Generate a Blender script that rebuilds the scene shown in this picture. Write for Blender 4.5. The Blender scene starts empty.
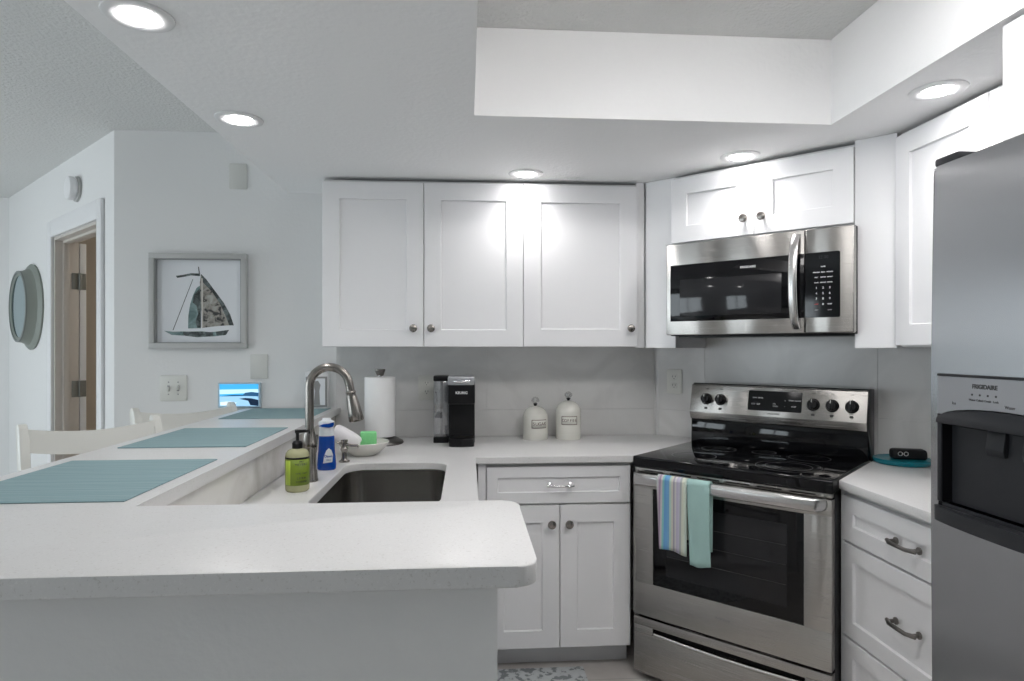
import bpy, bmesh, math, random
from mathutils import Vector, Matrix
C = bpy.context.scene.collection
S2 = math.sqrt(2.0)
PI = math.pi
R = math.radians
random.seed(4)

# ------------------------------------------------------------------ camera
EYE = 1.372
F_PX, YAW = 638.0, math.atan(45 / 638.0)
cam_d = bpy.data.cameras.new('camera')
cam = bpy.data.objects.new('camera', cam_d); C.objects.link(cam)
cam.location = (0, 0, EYE); cam.rotation_euler = (R(90), 0, -YAW)
cam_d.sensor_width = 36.0; cam_d.lens = 36.0 * F_PX / 1024.0
cam_d.shift_y = 6.5 / 1024.0
cam_d.clip_start = 0.02
bpy.context.scene.camera = cam

# ------------------------------------------------------------------ world, daylight, exposure
w = bpy.data.worlds.new('World'); bpy.context.scene.world = w; w.use_nodes = True
bg = w.node_tree.nodes['Background']
bg.inputs[0].default_value = (0.88, 0.94, 1.0, 1); bg.inputs[1].default_value = 4.6
vs = bpy.context.scene.view_settings
vs.view_transform = 'Standard'; vs.look = 'None'; vs.gamma = 1.0; vs.use_curve_mapping = False
vs.exposure = 0.60
LAMP = 30.0          # radiance of the downlight lenses
def portal(name, loc, rot, sx, sy):
    l = bpy.data.lights.new(name, 'AREA'); l.shape = 'RECTANGLE'; l.size = sx; l.size_y = sy
    l.cycles.is_portal = True
    o = bpy.data.objects.new(name, l); C.objects.link(o); o.location = loc; o.rotation_euler = rot
portal('window_portal', (-5.02, -0.6, 1.1), (0, R(-90), 0), 2.0, 1.5)

portal('window_portal', (-5.02, 2.5, 1.2), (0, R(-90), 0), 1.8, 1.7)

# ------------------------------------------------------------------ materials
def mat(name, col, rough=0.5, metal=0.0, spec=None, **kw):
    m = bpy.data.materials.new(name); m.use_nodes = True
    b = m.node_tree.nodes['Principled BSDF']
    b.inputs['Base Color'].default_value = (*col, 1)
    b.inputs['Roughness'].default_value = rough
    b.inputs['Metallic'].default_value = metal
    if spec is not None: b.inputs['Specular IOR Level'].default_value = spec
    for k, v in kw.items(): b.inputs[k].default_value = v
    return m
def N(m, t): return m.node_tree.nodes.new(t)
def L(m, a, b): m.node_tree.links.new(a, b)
def bsdf(m): return m.node_tree.nodes['Principled BSDF']
def noise_bump(m, scale, strength, dist=0.002, detail=3, stretch=(1, 1, 1)):
    tc = N(m, 'ShaderNodeTexCoord'); mp = N(m, 'ShaderNodeMapping'); mp.inputs['Scale'].default_value = stretch
    n = N(m, 'ShaderNodeTexNoise'); n.inputs['Scale'].default_value = scale; n.inputs['Detail'].default_value = detail
    b = N(m, 'ShaderNodeBump'); b.inputs['Strength'].default_value = strength; b.inputs['Distance'].default_value = dist
    L(m, tc.outputs['Object'], mp.inputs[0]); L(m, mp.outputs[0], n.inputs['Vector']); L(m, n.outputs[0], b.inputs['Height'])
    L(m, b.outputs[0], bsdf(m).inputs['Normal'])
    return n
def ramp_color(m, fac, stops, interp='LINEAR'):
    r = N(m, 'ShaderNodeValToRGB'); r.color_ramp.interpolation = interp
    e = r.color_ramp.elements
    while len(e) > 1: e.remove(e[-1])
    e[0].position = stops[0][0]; e[0].color = (*stops[0][1], 1)
    for p, c in stops[1:]:
        q = e.new(p); q.color = (*c, 1)
    L(m, fac, r.inputs[0]); L(m, r.outputs[0], bsdf(m).inputs['Base Color'])
    return r
def emit(name, col, strength):
    m = bpy.data.materials.new(name); m.use_nodes = True
    b = bsdf(m); b.inputs['Base Color'].default_value = (0, 0, 0, 1)
    b.inputs['Emission Color'].default_value = (*col, 1); b.inputs['Emission Strength'].default_value = strength
    return m

M = {}
M['wall'] = mat('wall_paint', (0.80, 0.80, 0.795), 0.7); noise_bump(M['wall'], 60, 0.25, 0.003)
M['ceil'] = mat('textured_ceiling_paint', (0.72, 0.725, 0.715), 0.85); noise_bump(M['ceil'], 70, 0.9, 0.006, 4)
M['soffit'] = mat('soffit_paint', (0.88, 0.88, 0.88), 0.8); noise_bump(M['soffit'], 55, 0.35, 0.004)
M['cab'] = mat('white_cabinet_paint', (0.86, 0.86, 0.87), 0.32)
M['carc'] = mat('cabinet_carcass', (0.70, 0.70, 0.70), 0.5)
M['toe'] = mat('toe_kick_paint', (0.72, 0.73, 0.75), 0.5)
M['trim'] = mat('trim_paint', (0.84, 0.84, 0.85), 0.35)
M['beige'] = mat('beige_wall_paint', (0.56, 0.51, 0.44), 0.8)
M['jamb'] = mat('door_jamb_paint', (0.62, 0.58, 0.54), 0.5)
M['nickel'] = mat('satin_nickel', (0.30, 0.28, 0.26), 0.24, 1.0)
M['pewter'] = mat('dark_pewter', (0.17, 0.16, 0.15), 0.35, 1.0)
M['chrome'] = mat('polished_metal', (0.75, 0.75, 0.76), 0.12, 1.0)
M['black'] = mat('black_plastic', (0.006, 0.006, 0.007), 0.3, 0, 0.3)
M['blackm'] = mat('matte_black', (0.010, 0.010, 0.011), 0.5, 0, 0.25)
M['glassblk'] = mat('black_glass', (0.003, 0.003, 0.004), 0.06, 0, 0.35)
M['ovenglass'] = mat('oven_inner_glass', (0.018, 0.018, 0.020), 0.08, 0, 0.35)
M['ring'] = mat('burner_marking', (0.045, 0.045, 0.045), 0.3)
M['white'] = mat('white_print', (0.8, 0.8, 0.8), 0.5)
M['darkprint'] = mat('dark_print', (0.05, 0.05, 0.05), 0.5)
M['brownprint'] = mat('brown_print', (0.12, 0.08, 0.06), 0.5)
M['greyprint'] = mat('grey_print', (0.30, 0.30, 0.30), 0.5)
M['redprint'] = mat('red_print', (0.45, 0.03, 0.03), 0.5)
M['ceramic'] = mat('cream_ceramic', (0.74, 0.73, 0.67), 0.18)
M['bowl'] = mat('bowl_ceramic', (0.72, 0.71, 0.66), 0.25)
M['stool'] = mat('cream_painted_wood', (0.78, 0.77, 0.72), 0.4)
M['plate'] = mat('wall_plate_plastic', (0.72, 0.72, 0.68), 0.4)
M['plate2'] = mat('painted_blank_plate', (0.66, 0.66, 0.63), 0.55)
M['hole'] = mat('outlet_slot', (0.06, 0.06, 0.06), 0.6)
M['frame'] = mat('grey_washed_wood', (0.50, 0.50, 0.49), 0.6); noise_bump(M['frame'], 20, 0.3, 0.002, 3, (1, 1, 14))
M['frame_in'] = mat('dark_grey_wood', (0.30, 0.30, 0.30), 0.6)
M['paper'] = mat('art_paper', (0.80, 0.82, 0.85), 0.7)
M['papertowel'] = mat('paper_towel', (0.86, 0.86, 0.86), 0.95); noise_bump(M['papertowel'], 140, 0.35, 0.002)
M['porthole'] = mat('weathered_green_grey', (0.27, 0.295, 0.265), 0.55); noise_bump(M['porthole'], 30, 0.3, 0.003)
M['porthole_dark'] = mat('weathered_dark_rim', (0.20, 0.22, 0.21), 0.5)
M['mirror'] = mat('teal_mirror_glass', (0.26, 0.40, 0.44), 0.05, 1.0)
M['teal'] = mat('teal_plastic', (0.0, 0.155, 0.20), 0.3)
M['green'] = mat('green_sponge', (0.25, 0.72, 0.30), 0.9); noise_bump(M['green'], 160, 0.6, 0.003)
M['cloth'] = mat('white_terry', (0.84, 0.82, 0.84), 0.95); noise_bump(M['cloth'], 220, 0.5, 0.002)
M['soap'] = mat('olive_soap_bottle', (0.42, 0.42, 0.24), 0.2)
M['label'] = mat('lime_label', (0.20, 0.29, 0.02), 0.4)
M['label2'] = mat('bright_lime_band', (0.50, 0.66, 0.08), 0.4)
M['blue'] = mat('blue_detergent', (0.0, 0.055, 0.34), 0.15)
M['capwhite'] = mat('white_cap_plastic', (0.80, 0.83, 0.86), 0.3)
M['grey_plastic'] = mat('grey_control_plastic', (0.40, 0.41, 0.43), 0.35, 0.6)
M['darkgrey'] = mat('dark_grey_plastic', (0.020, 0.021, 0.024), 0.35, 0, 0.35)
M['recess'] = mat('dispenser_recess_plastic', (0.005, 0.005, 0.006), 0.7, 0, 0.04)
M['hinge'] = mat('hinge_steel', (0.30, 0.31, 0.30), 0.45, 1.0)
M['wintrim'] = mat('window_frame_white', (0.8, 0.8, 0.8), 0.4)
M['lens'] = emit('downlight_lens', (1.0, 0.97, 0.97), LAMP)
M['diff'] = emit('added_tray_diffuser', (1.0, 0.98, 0.97), 8.8)
M['added_globe'] = emit('added_lamp_glow', (1.0, 0.92, 0.82), 26.0)

def steel(name, col, rough, direction):
    m = mat(name, col, rough, 1.0)
    b = bsdf(m); b.inputs['Anisotropic'].default_value = 1.0; tg = N(m, 'ShaderNodeTangent'); tg.direction_type = 'RADIAL'; tg.axis = 'Z'; L(m, tg.outputs[0], b.inputs['Tangent']); b.inputs['Anisotropic Rotation'].default_value = 0.25 if direction == 'h' else 0.0
    tc = N(m, 'ShaderNodeTexCoord'); mp = N(m, 'ShaderNodeMapping')
    mp.inputs['Scale'].default_value = (1.2, 60, 260) if direction == 'h' else (260, 260, 1.2)
    n = N(m, 'ShaderNodeTexNoise'); n.inputs['Scale'].default_value = 3; n.inputs['Detail'].default_value = 4
    L(m, tc.outputs['Object'], mp.inputs[0]); L(m, mp.outputs[0], n.inputs['Vector'])
    mr = N(m, 'ShaderNodeMapRange'); mr.inputs[3].default_value = rough - 0.015; mr.inputs[4].default_value = rough + 0.015
    L(m, n.outputs[0], mr.inputs[0]); L(m, mr.outputs[0], b.inputs['Roughness'])
    bp = N(m, 'ShaderNodeBump'); bp.inputs['Strength'].default_value = 0.02; bp.inputs['Distance'].default_value = 0.0003
    L(m, n.outputs[0], bp.inputs['Height']); L(m, bp.outputs[0], b.inputs['Normal'])
    return m
M['steel'] = steel('brushed_stainless', (0.44, 0.425, 0.405), 0.27, 'h')
M['steel_fridge'] = steel('brushed_stainless_door', (0.45, 0.455, 0.465), 0.26, 'v')
M['steel_sink'] = mat('sink_stainless', (0.34, 0.33, 0.315), 0.19, 1.0)
M['steel_bright'] = mat('bright_stainless', (0.62, 0.61, 0.60), 0.27, 1.0)

def quartz(name, base, speck):
    m = mat(name, base, 0.30, 0.0, 0.35)
    tc = N(m, 'ShaderNodeTexCoord'); n = N(m, 'ShaderNodeTexNoise'); n.inputs['Scale'].default_value = 230; n.inputs['Detail'].default_value = 2
    L(m, tc.outputs['Object'], n.inputs['Vector'])
    ramp_color(m, n.outputs[0], [(0.0, speck), (0.30, speck), (0.37, base), (0.62, base), (0.70, tuple(min(1, c * 1.06) for c in base))])
    return m
M['quartz'] = quartz('white_quartz', (0.73, 0.725, 0.72), (0.63, 0.62, 0.605))
def marble(name, a, b):
    m = mat(name, a, 0.22)
    tc = N(m, 'ShaderNodeTexCoord'); n = N(m, 'ShaderNodeTexNoise'); n.inputs['Scale'].default_value = 2.6; n.inputs['Detail'].default_value = 6; n.inputs['Distortion'].default_value = 1.2
    L(m, tc.outputs['Object'], n.inputs['Vector'])
    ramp_color(m, n.outputs[0], [(0.35, b), (0.55, a), (1, a)])
    return m
M['splash'] = marble('pale_stone_backsplash', (0.78, 0.775, 0.765), (0.68, 0.675, 0.665))
M['splash2'] = marble('veined_stone_strip', (0.74, 0.73, 0.70), (0.52, 0.50, 0.46))
M['grout'] = mat('pale_grout', (0.62, 0.62, 0.61), 0.8)

# floor: pale grey tiles with thin joints
M['floor'] = mat('grey_floor_tile', (0.36, 0.34, 0.32), 0.35)
def floor_nodes(m):
    tc = N(m, 'ShaderNodeTexCoord'); br = N(m, 'ShaderNodeTexBrick')
    br.inputs['Scale'].default_value = 1.0; br.inputs['Brick Width'].default_value = 0.9; br.inputs['Row Height'].default_value = 0.2
    br.inputs['Mortar Size'].default_value = 0.003
    br.inputs['Color1'].default_value = (0.58, 0.55, 0.52, 1); br.inputs['Color2'].default_value = (0.53, 0.50, 0.475, 1); br.inputs['Mortar'].default_value = (0.40, 0.385, 0.37, 1)
    n = N(m, 'ShaderNodeTexNoise'); n.inputs['Scale'].default_value = 6; n.inputs['Detail'].default_value = 6
    mx = N(m, 'ShaderNodeMixRGB'); mx.blend_type = 'OVERLAY'; mx.inputs[0].default_value = 0.35
    L(m, tc.outputs['Object'], br.inputs['Vector']); L(m, tc.outputs['Object'], n.inputs['Vector'])
    L(m, br.outputs[0], mx.inputs[1]); L(m, n.outputs[0], mx.inputs[2]); L(m, mx.outputs[0], bsdf(m).inputs['Base Color'])
floor_nodes(M['floor'])
M['rug'] = mat('grey_patterned_rug', (0.4, 0.42, 0.43), 0.95)
def rug_nodes(m):
    tc = N(m, 'ShaderNodeTexCoord'); v = N(m, 'ShaderNodeTexVoronoi'); v.inputs['Scale'].default_value = 55
    n = N(m, 'ShaderNodeTexNoise'); n.inputs['Scale'].default_value = 38; n.inputs['Detail'].default_value = 3
    L(m, tc.outputs['Object'], v.inputs['Vector']); L(m, tc.outputs['Object'], n.inputs['Vector'])
    ramp_color(m, n.outputs[0], [(0.0, (0.18, 0.20, 0.21)), (0.44, (0.24, 0.26, 0.27)), (0.50, (0.54, 0.57, 0.58)), (1, (0.66, 0.68, 0.69))])
rug_nodes(M['rug'])
M['mat'] = mat('woven_aqua', (0.22, 0.40, 0.42), 0.85)
def mat_nodes(m):
    tc = N(m, 'ShaderNodeTexCoord'); mp = N(m, 'ShaderNodeMapping'); mp.inputs['Scale'].default_value = (0.5, 160, 1)
    n = N(m, 'ShaderNodeTexNoise'); n.inputs['Scale'].default_value = 1.0; n.inputs['Detail'].default_value = 2
    L(m, tc.outputs['Object'], mp.inputs[0]); L(m, mp.outputs[0], n.inputs['Vector'])
    ramp_color(m, n.outputs[0], [(0.30, (0.18, 0.30, 0.33)), (0.5, (0.285, 0.42, 0.445)), (0.75, (0.38, 0.50, 0.52))])
    wv = N(m, 'ShaderNodeTexWave'); wv.bands_direction = 'Y'; wv.inputs['Scale'].default_value = 90
    b = N(m, 'ShaderNodeBump'); b.inputs['Strength'].default_value = 0.6; b.inputs['Distance'].default_value = 0.002
    L(m, tc.outputs['Object'], wv.inputs['Vector']); L(m, wv.outputs[0], b.inputs['Height']); L(m, b.outputs[0], bsdf(m).inputs['Normal'])
mat_nodes(M['mat'])
def thin_glass(name, tint, mixv):
    m = bpy.data.materials.new(name); m.use_nodes = True; nt = m.node_tree; nt.nodes.clear()
    o = nt.nodes.new('ShaderNodeOutputMaterial'); t = nt.nodes.new('ShaderNodeBsdfTransparent'); g = nt.nodes.new('ShaderNodeBsdfGlossy'); mx = nt.nodes.new('ShaderNodeMixShader')
    t.inputs[0].default_value = (*tint, 1); g.inputs['Roughness'].default_value = 0.03; mx.inputs[0].default_value = mixv
    nt.links.new(t.outputs[0], mx.inputs[1]); nt.links.new(g.outputs[0], mx.inputs[2]); nt.links.new(mx.outputs[0], o.inputs[0])
    return m
M['pane'] = thin_glass('window_glass', (0.96, 0.98, 0.98), 0.06)
M['tank'] = thin_glass('clear_tank_plastic', (0.86, 0.87, 0.90), 0.30)
M['knobglass'] = thin_glass('clear_ball', (0.88, 0.88, 0.88), 0.25)
# striped towel along local x
def stripes(name, x0, x1, cols):
    m = mat(name, cols[0], 0.95)
    tc = N(m, 'ShaderNodeTexCoord'); sp = N(m, 'ShaderNodeSeparateXYZ'); mr = N(m, 'ShaderNodeMapRange')
    mr.inputs[1].default_value = x0; mr.inputs[2].default_value = x1
    L(m, tc.outputs['Object'], sp.inputs[0]); L(m, sp.outputs[0], mr.inputs[0])
    n = len(cols); ramp_color(m, mr.outputs[0], [(i / n, c) for i, c in enumerate(cols)], 'CONSTANT')
    ns = N(m, 'ShaderNodeTexNoise'); ns.inputs['Scale'].default_value = 350
    b = N(m, 'ShaderNodeBump'); b.inputs['Strength'].default_value = 0.5; b.inputs['Distance'].default_value = 0.001
    L(m, tc.outputs['Object'], ns.inputs['Vector']); L(m, ns.outputs[0], b.inputs['Height']); L(m, b.outputs[0], bsdf(m).inputs['Normal'])
    return m
W = (0.62, 0.60, 0.58)
M['stripe'] = stripes('striped_cotton', -0.066, 0.066, [(.60, .68, .64), (.55, .50, .55), (.38, .28, .40), (.60, .55, .58), (.25, .55, .52), (.15, .36, .64), (.17, .40, .68), (.20, .42, .66), (.50, .66, .58), (.64, .62, .54), (.38, .37, .42), (.62, .60, .60), (.52, .48, .60), (.56, .54, .64), (.40, .44, .44), (.64, .66, .56), (.62, .68, .58), (.60, .68, .62)])
M['aqua'] = mat('aqua_cotton', (0.40, 0.60, 0.57), 0.95); noise_bump(M['aqua'], 300, 0.5, 0.002)

# ------------------------------------------------------------------ mesh builder
class MB:
    def __init__(self): self.bm = bmesh.new()
    def _bev(self, vs, w, seg=2):
        if w > 0:
            es = list({e for v in vs for e in v.link_edges})
            bmesh.ops.bevel(self.bm, geom=es, offset=w, segments=seg, profile=0.5, affect='EDGES', clamp_overlap=True)
    def box(self, x0, y0, z0, x1, y1, z1, bev=0.0, seg=2):
        r = bmesh.ops.create_cube(self.bm, size=1.0)
        for v in r['verts']:
            v.co = Vector(((x0 + x1) / 2 + v.co.x * (x1 - x0), (y0 + y1) / 2 + v.co.y * (y1 - y0), (z0 + z1) / 2 + v.co.z * (z1 - z0)))
        self._bev(r['verts'], bev, seg); return self
    def prism(self, pts, z0, z1, bev=0.0, seg=2):
        a = sum(pts[i][0] * pts[(i + 1) % len(pts)][1] - pts[(i + 1) % len(pts)][0] * pts[i][1] for i in range(len(pts)))
        if a < 0: pts = pts[::-1]
        lo = [self.bm.verts.new((p[0], p[1], z0)) for p in pts]; hi = [self.bm.verts.new((p[0], p[1], z1)) for p in pts]
        self.bm.faces.new(lo[::-1]); self.bm.faces.new(hi); n = len(pts)
        for i in range(n): self.bm.faces.new((lo[i], lo[(i + 1) % n], hi[(i + 1) % n], hi[i]))
        self._bev(lo + hi, bev, seg); return self
    def plate(self, pts, y0, y1, bev=0.0):   # polygon in XZ, extruded along Y
        a = sum(pts[i][0] * pts[(i + 1) % len(pts)][1] - pts[(i + 1) % len(pts)][0] * pts[i][1] for i in range(len(pts)))
        if a < 0: pts = pts[::-1]
        f = [self.bm.verts.new((p[0], y0, p[1])) for p in pts]; k = [self.bm.verts.new((p[0], y1, p[1])) for p in pts]
        self.bm.faces.new(f); self.bm.faces.new(k[::-1]); n = len(pts)
        for i in range(n): self.bm.faces.new((f[(i + 1) % n], f[i], k[i], k[(i + 1) % n]))
        self._bev(f + k, bev); return self
    def lathe(self, prof, seg=40, loc=(0, 0, 0), axis='z', sy=1.0):
        M4 = {'z': Matrix.Identity(3), 'y': Matrix(((1, 0, 0), (0, 0, -1), (0, 1, 0))), 'x': Matrix(((0, 0, 1), (0, 1, 0), (-1, 0, 0)))}[axis]
        rings = []
        for r, z in prof:
            if r < 1e-6: rings.append([self.bm.verts.new(Vector(loc) + M4 @ Vector((0, 0, z)))])
            else: rings.append([self.bm.verts.new(Vector(loc) + M4 @ Vector((r * math.cos(2 * PI * i / seg), sy * r * math.sin(2 * PI * i / seg), z))) for i in range(seg)])
        for a, b in zip(rings, rings[1:]):
            for i in range(seg):
                j = (i + 1) % seg
                if len(a) == 1 and len(b) == 1: continue
                if len(a) == 1: self.bm.faces.new((a[0], b[j], b[i]))
                elif len(b) == 1: self.bm.faces.new((a[i], a[j], b[0]))
                else: self.bm.faces.new((a[i], a[j], b[j], b[i]))
        return self
    def tube(self, pts, rad, seg=16, flat=None):
        pts = [Vector(p) for p in pts]; n = len(pts)
        if not isinstance(rad, (list, tuple)): rad = [rad] * n
        up = None; rings = []
        for i, p in enumerate(pts):
            d = (pts[min(i + 1, n - 1)] - pts[max(i - 1, 0)]).normalized()
            if up is None:
                up = Vector((0, 0, 1)) if abs(d.z) < 0.9 else Vector((0, 1, 0))
            s = d.cross(up).normalized(); up = s.cross(d).normalized()
            fx, fy = flat if flat else (1, 1)
            rings.append([self.bm.verts.new(p + s * (rad[i] * fx * math.cos(2 * PI * k / seg)) + up * (rad[i] * fy * math.sin(2 * PI * k / seg))) for k in range(seg)])
        for a, b in zip(rings, rings[1:]):
            for k in range(seg): self.bm.faces.new((a[k], a[(k + 1) % seg], b[(k + 1) % seg], b[k]))
        self.bm.faces.new(rings[0][::-1]); self.bm.faces.new(rings[-1]); return self
    def build(self, name, m, parent=None, angle=35):
        bmesh.ops.recalc_face_normals(self.bm, faces=self.bm.faces[:])
        me = bpy.data.meshes.new(name); self.bm.to_mesh(me); self.bm.free()
        me.materials.append(m)
        for p in me.polygons: p.use_smooth = True
        me.set_sharp_from_angle(angle=R(angle))
        o = bpy.data.objects.new(name, me); C.objects.link(o)
        if parent: o.parent = parent
        return o
def tag(o, label, cat, group=None):
    o['label'] = label; o['category'] = cat
    if group: o['group'] = group
    return o
def thing(name, label, cat, loc=(0, 0, 0), rz=0.0, group=None):
    o = bpy.data.objects.new(name, None); C.objects.link(o); o.empty_display_size = 0.05
    o.location = loc; o.rotation_euler = (0, 0, rz); return tag(o, label, cat, group)
def struct(o): o['kind'] = 'structure'; return o
def text(name, s, size, m, parent, loc, rot=(R(90), 0, 0), squash=1.0, align='CENTER', extrude=0.0003, bold=0.0):
    cu = bpy.data.curves.new(name, 'FONT'); cu.body = s; cu.size = size; cu.align_x = align; cu.align_y = 'CENTER'; cu.extrude = extrude; cu.offset = bold
    t = bpy.data.objects.new(name, cu); C.objects.link(t)
    bpy.context.view_layer.update()
    me = bpy.data.meshes.new_from_object(t.evaluated_get(bpy.context.evaluated_depsgraph_get()))
    bpy.data.objects.remove(t)
    me.materials.clear(); me.materials.append(m)
    o = bpy.data.objects.new(name, me); C.objects.link(o); o.parent = parent; o.location = loc; o.rotation_euler = rot; o.scale = (squash, 1, 1)
    return o
def ds(s, t): return ((s + t) / S2, (s - t) / S2)      # diagonal frame: s = distance into the corner, t = along the wall to the right
def arc(cx, cy, r, a0, a1, n=8): return [(cx + r * math.cos(R(a0 + (a1 - a0) * i / n)), cy + r * math.sin(R(a0 + (a1 - a0) * i / n))) for i in range(n + 1)]
def rrect(x0, y0, x1, y1, r, n=6):
    return arc(x1 - r, y0 + r, r, -90, 0, n) + arc(x1 - r, y1 - r, r, 0, 90, n) + arc(x0 + r, y1 - r, r, 90, 180, n) + arc(x0 + r, y0 + r, r, 180, 270, n)

# ------------------------------------------------------------------ setting
ZC, ZS = 2.445, 2.148            # living ceiling, kitchen soffit
YB, XR, SD = 3.285, 1.87, 3.02   # back wall, right wall, diagonal corner wall
XL, YF, YR = -5.0, 4.83, -3.5    # far left wall, far wall left of the diagonal, wall behind the camera
struct(MB().box(-5.3, -3.8, -0.1, 2.2, 6.2, 0.0).build('floor', M['floor']))
struct(MB().box(-5.3, -3.8, ZC, 2.2, 6.2, ZC + 0.1).build('ceiling', M['ceil']))
# dropped kitchen ceiling with the raised tray
hx0, hx1, hy0, hy1 = 0.024, 1.268, -0.7, 2.142
so = MB()
so.prism([(-0.90, -1.3), (hx0, -1.3), (hx0, YB), (-0.90, YB)], ZS, ZC - 0.001)
so.prism([(hx0, hy1), (hx1, hy1), (hx1, 4.27 - hx1), (0.985, YB), (hx0, YB)], ZS, ZC - 0.001)
so.prism([(hx1, -1.3), (XR, -1.3), (XR, 4.27 - XR), (hx1, 4.27 - hx1)], ZS, ZC - 0.001)
so.prism([(hx0, -1.3), (hx1, -1.3), (hx1, hy0), (hx0, hy0)], ZS, ZC - 0.001)
struct(so.build('ceiling_soffit', M['soffit']))
struct(MB().prism([(-1.74, YB), (0.986, YB), (1.04, YB + 0.12), (-1.69, YB + 0.12)], 0, ZC).build('wall_back', M['wall']))
struct(MB().prism([(0.986, YB), (XR, 4.271 - XR), (XR + 0.12, 4.271 - XR + 0.05), (1.04, YB + 0.12)], 0, ZC).build('wall_corner', M['wall']))
struct(MB().prism([(XR, -3.8), (XR + 0.12, -3.8), (XR + 0.12, 2.451), (XR, 2.401)], 0, ZC).build('wall_right', M['wall']))
# diagonal wall on the left with the doorway, local frame: x = t, y = s
SL = 1.0925; tA, tB, tE = -3.766, -4.600, -5.735
def wl(mb, t0, t1, s0, s1, z0, z1, bev=0): return mb.box(t0, s0, z0, t1, s1, z1, bev)
dw = MB(); wl(dw, tA, -3.553, SL, SL + 0.12, 0, ZC); wl(dw, tE, tB, SL, SL + 0.12, 0, ZC); wl(dw, tB, tA, SL, SL + 0.12, 2.03, ZC)
o = struct(dw.build('wall_left', M['wall'])); o.rotation_euler.z = R(-45)
struct(MB().box(XL - 0.12, YF, 0, -3.27, YF + 0.12, ZC).build('wall_far', M['wall']))
def wall_hole(mb, ax, p0, p1, a0, a1, h0, h1, z0, z1):
    def b(u0, u1, q0, q1):
        if ax == 'x': mb.box(p0, u0, q0, p1, u1, q1)
        else: mb.box(u0, p0, q0, u1, p1, q1)
    b(a0, h0, 0, ZC); b(h1, a1, 0, ZC); b(h0, h1, 0, z0); b(h0, h1, z1, ZC)
    return mb
ww = wall_hole(MB(), 'x', XL - 0.12, XL, -3.8, 1.0, -1.35, 0.15, 0.08, 2.1)
struct(wall_hole(ww, 'x', XL - 0.12, XL, 1.0, YF + 0.12, 1.65, 3.35, 0.3, 2.1).build('wall_window', M['wall']))
struct(MB().box(XL - 0.12, YR - 0.12, 0, XR + 0.12, YR, ZC).build('wall_rear', M['wall']))
# glazed openings that let the daylight in
def glazing(name, ax, p, h0, h1, z0, z1):
    f = MB(); wd = 0.06; mid = (h0 + h1) / 2
    def b(mb, u0, u1, q0, q1, t):
        if ax == 'x': mb.box(p - t, u0, q0, p + t, u1, q1, 0.003)
        else: mb.box(u0, p - t, q0, u1, p + t, q1, 0.003)
    b(f, h0, h0 + wd, z0, z1, 0.04); b(f, h1 - wd, h1, z0, z1, 0.04); b(f, mid - wd / 2, mid + wd / 2, z0, z1, 0.04)
    b(f, h0, h1, z0, z0 + wd, 0.038); b(f, h0, h1, z1 - wd, z1, 0.038)
    fo = struct(f.build(name, M['wintrim']))
    g = MB(); b(g, h0 + wd, mid - wd / 2, z0 + wd, z1 - wd, 0.004); b(g, mid + wd / 2, h1 - wd, z0 + wd, z1 - wd, 0.004)
    g.build('glass', M['pane'], fo)
glazing('window_1', 'x', XL - 0.06, -1.35, 0.15, 0.08, 2.1)
glazing('window_2', 'x', XL - 0.06, 1.65, 3.35, 0.3, 2.1)
# room seen through the doorway
bd = MB(); bd.box(-4.4, 6.0, 0, 0.2, 6.1, ZC); bd.box(0.2, 3.45, 0, 0.3, 6.1, ZC); bd.box(-4.5, YF + 0.13, 0, -4.4, 6.1, ZC); bd.box(-1.66, 3.41, 0, 0.2, 3.45, ZC)
struct(bd.build('wall_bedroom', M['beige']))
# door casing, jambs and the open door
dc = MB()
wl(dc, tA, tA + 0.07, SL - 0.018, SL - 0.0005, 0, 2.13, 0.004); wl(dc, tB - 0.07, tB, SL - 0.018, SL - 0.0005, 0, 2.13, 0.004); wl(dc, tB, tA, SL - 0.0178, SL - 0.0005, 2.03, 2.13, 0.004)
o = struct(dc.build('trim_1', M['trim'])); o.rotation_euler.z = R(-45)
dj = MB()
wl(dj, tB, tB + 0.016, SL, SL + 0.125, 0, 2.03, 0.002); wl(dj, tA - 0.016, tA, SL, SL + 0.125, 0, 2.03, 0.002); wl(dj, tB, tA, SL, SL + 0.125, 2.014, 2.03, 0.002)
wl(dj, tB + 0.016, tB + 0.028, SL + 0.04, SL + 0.075, 0, 2.014, 0.002); wl(dj, tA - 0.028, tA - 0.016, SL + 0.04, SL + 0.075, 0, 2.014, 0.002); wl(dj, tB, tA, SL + 0.04, SL + 0.075, 2.0, 2.014, 0.002)
o = struct(dj.build('trim_2', M['jamb'])); o.rotation_euler.z = R(-45)
door = struct(thing('door_1', 'x', 'door', (0, 0, 0), R(-45)))
del door['label']; del door['category']
d = MB(); wl(d, tB - 0.80, tB + 0.012, SL + 0.130, SL + 0.165, 0.01, 2.01, 0.002); d.build('door_slab', M['trim'], door)
for z in (0.30, 1.115, 1.775):
    h = MB(); wl(h, tB + 0.0165, tB + 0.019, SL + 0.086, SL + 0.122, z - 0.05, z + 0.05, 0.001); wl(h, tB + 0.0125, tB + 0.0165, SL + 0.132, SL + 0.163, z - 0.05, z + 0.05, 0.001)
    h.lathe([(0, -0.05), (0.007, -0.05), (0.007, 0.05), (0, 0.05)], 12, (tB + 0.024, SL + 0.128, z)); h.build('hinge', M['hinge'], door)
# unseen globe lamp, added to brighten the room beyond the doorway
gl = thing('added_room_lamp', 'added unseen globe lamp that brightens the room beyond the doorway', 'lamp', (-1.6, 4.9, ZC))
MB().lathe([(0, 0), (0.09, 0), (0.09, -0.03), (0.05, -0.04), (0, -0.04)], 24).build('base', M['white'], gl)
MB().lathe([(0, -0.04), (0.06, -0.05), (0.12, -0.09), (0.14, -0.15), (0.11, -0.22), (0.05, -0.26), (0, -0.265)], 24).build('globe', M['added_globe'], gl)
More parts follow.
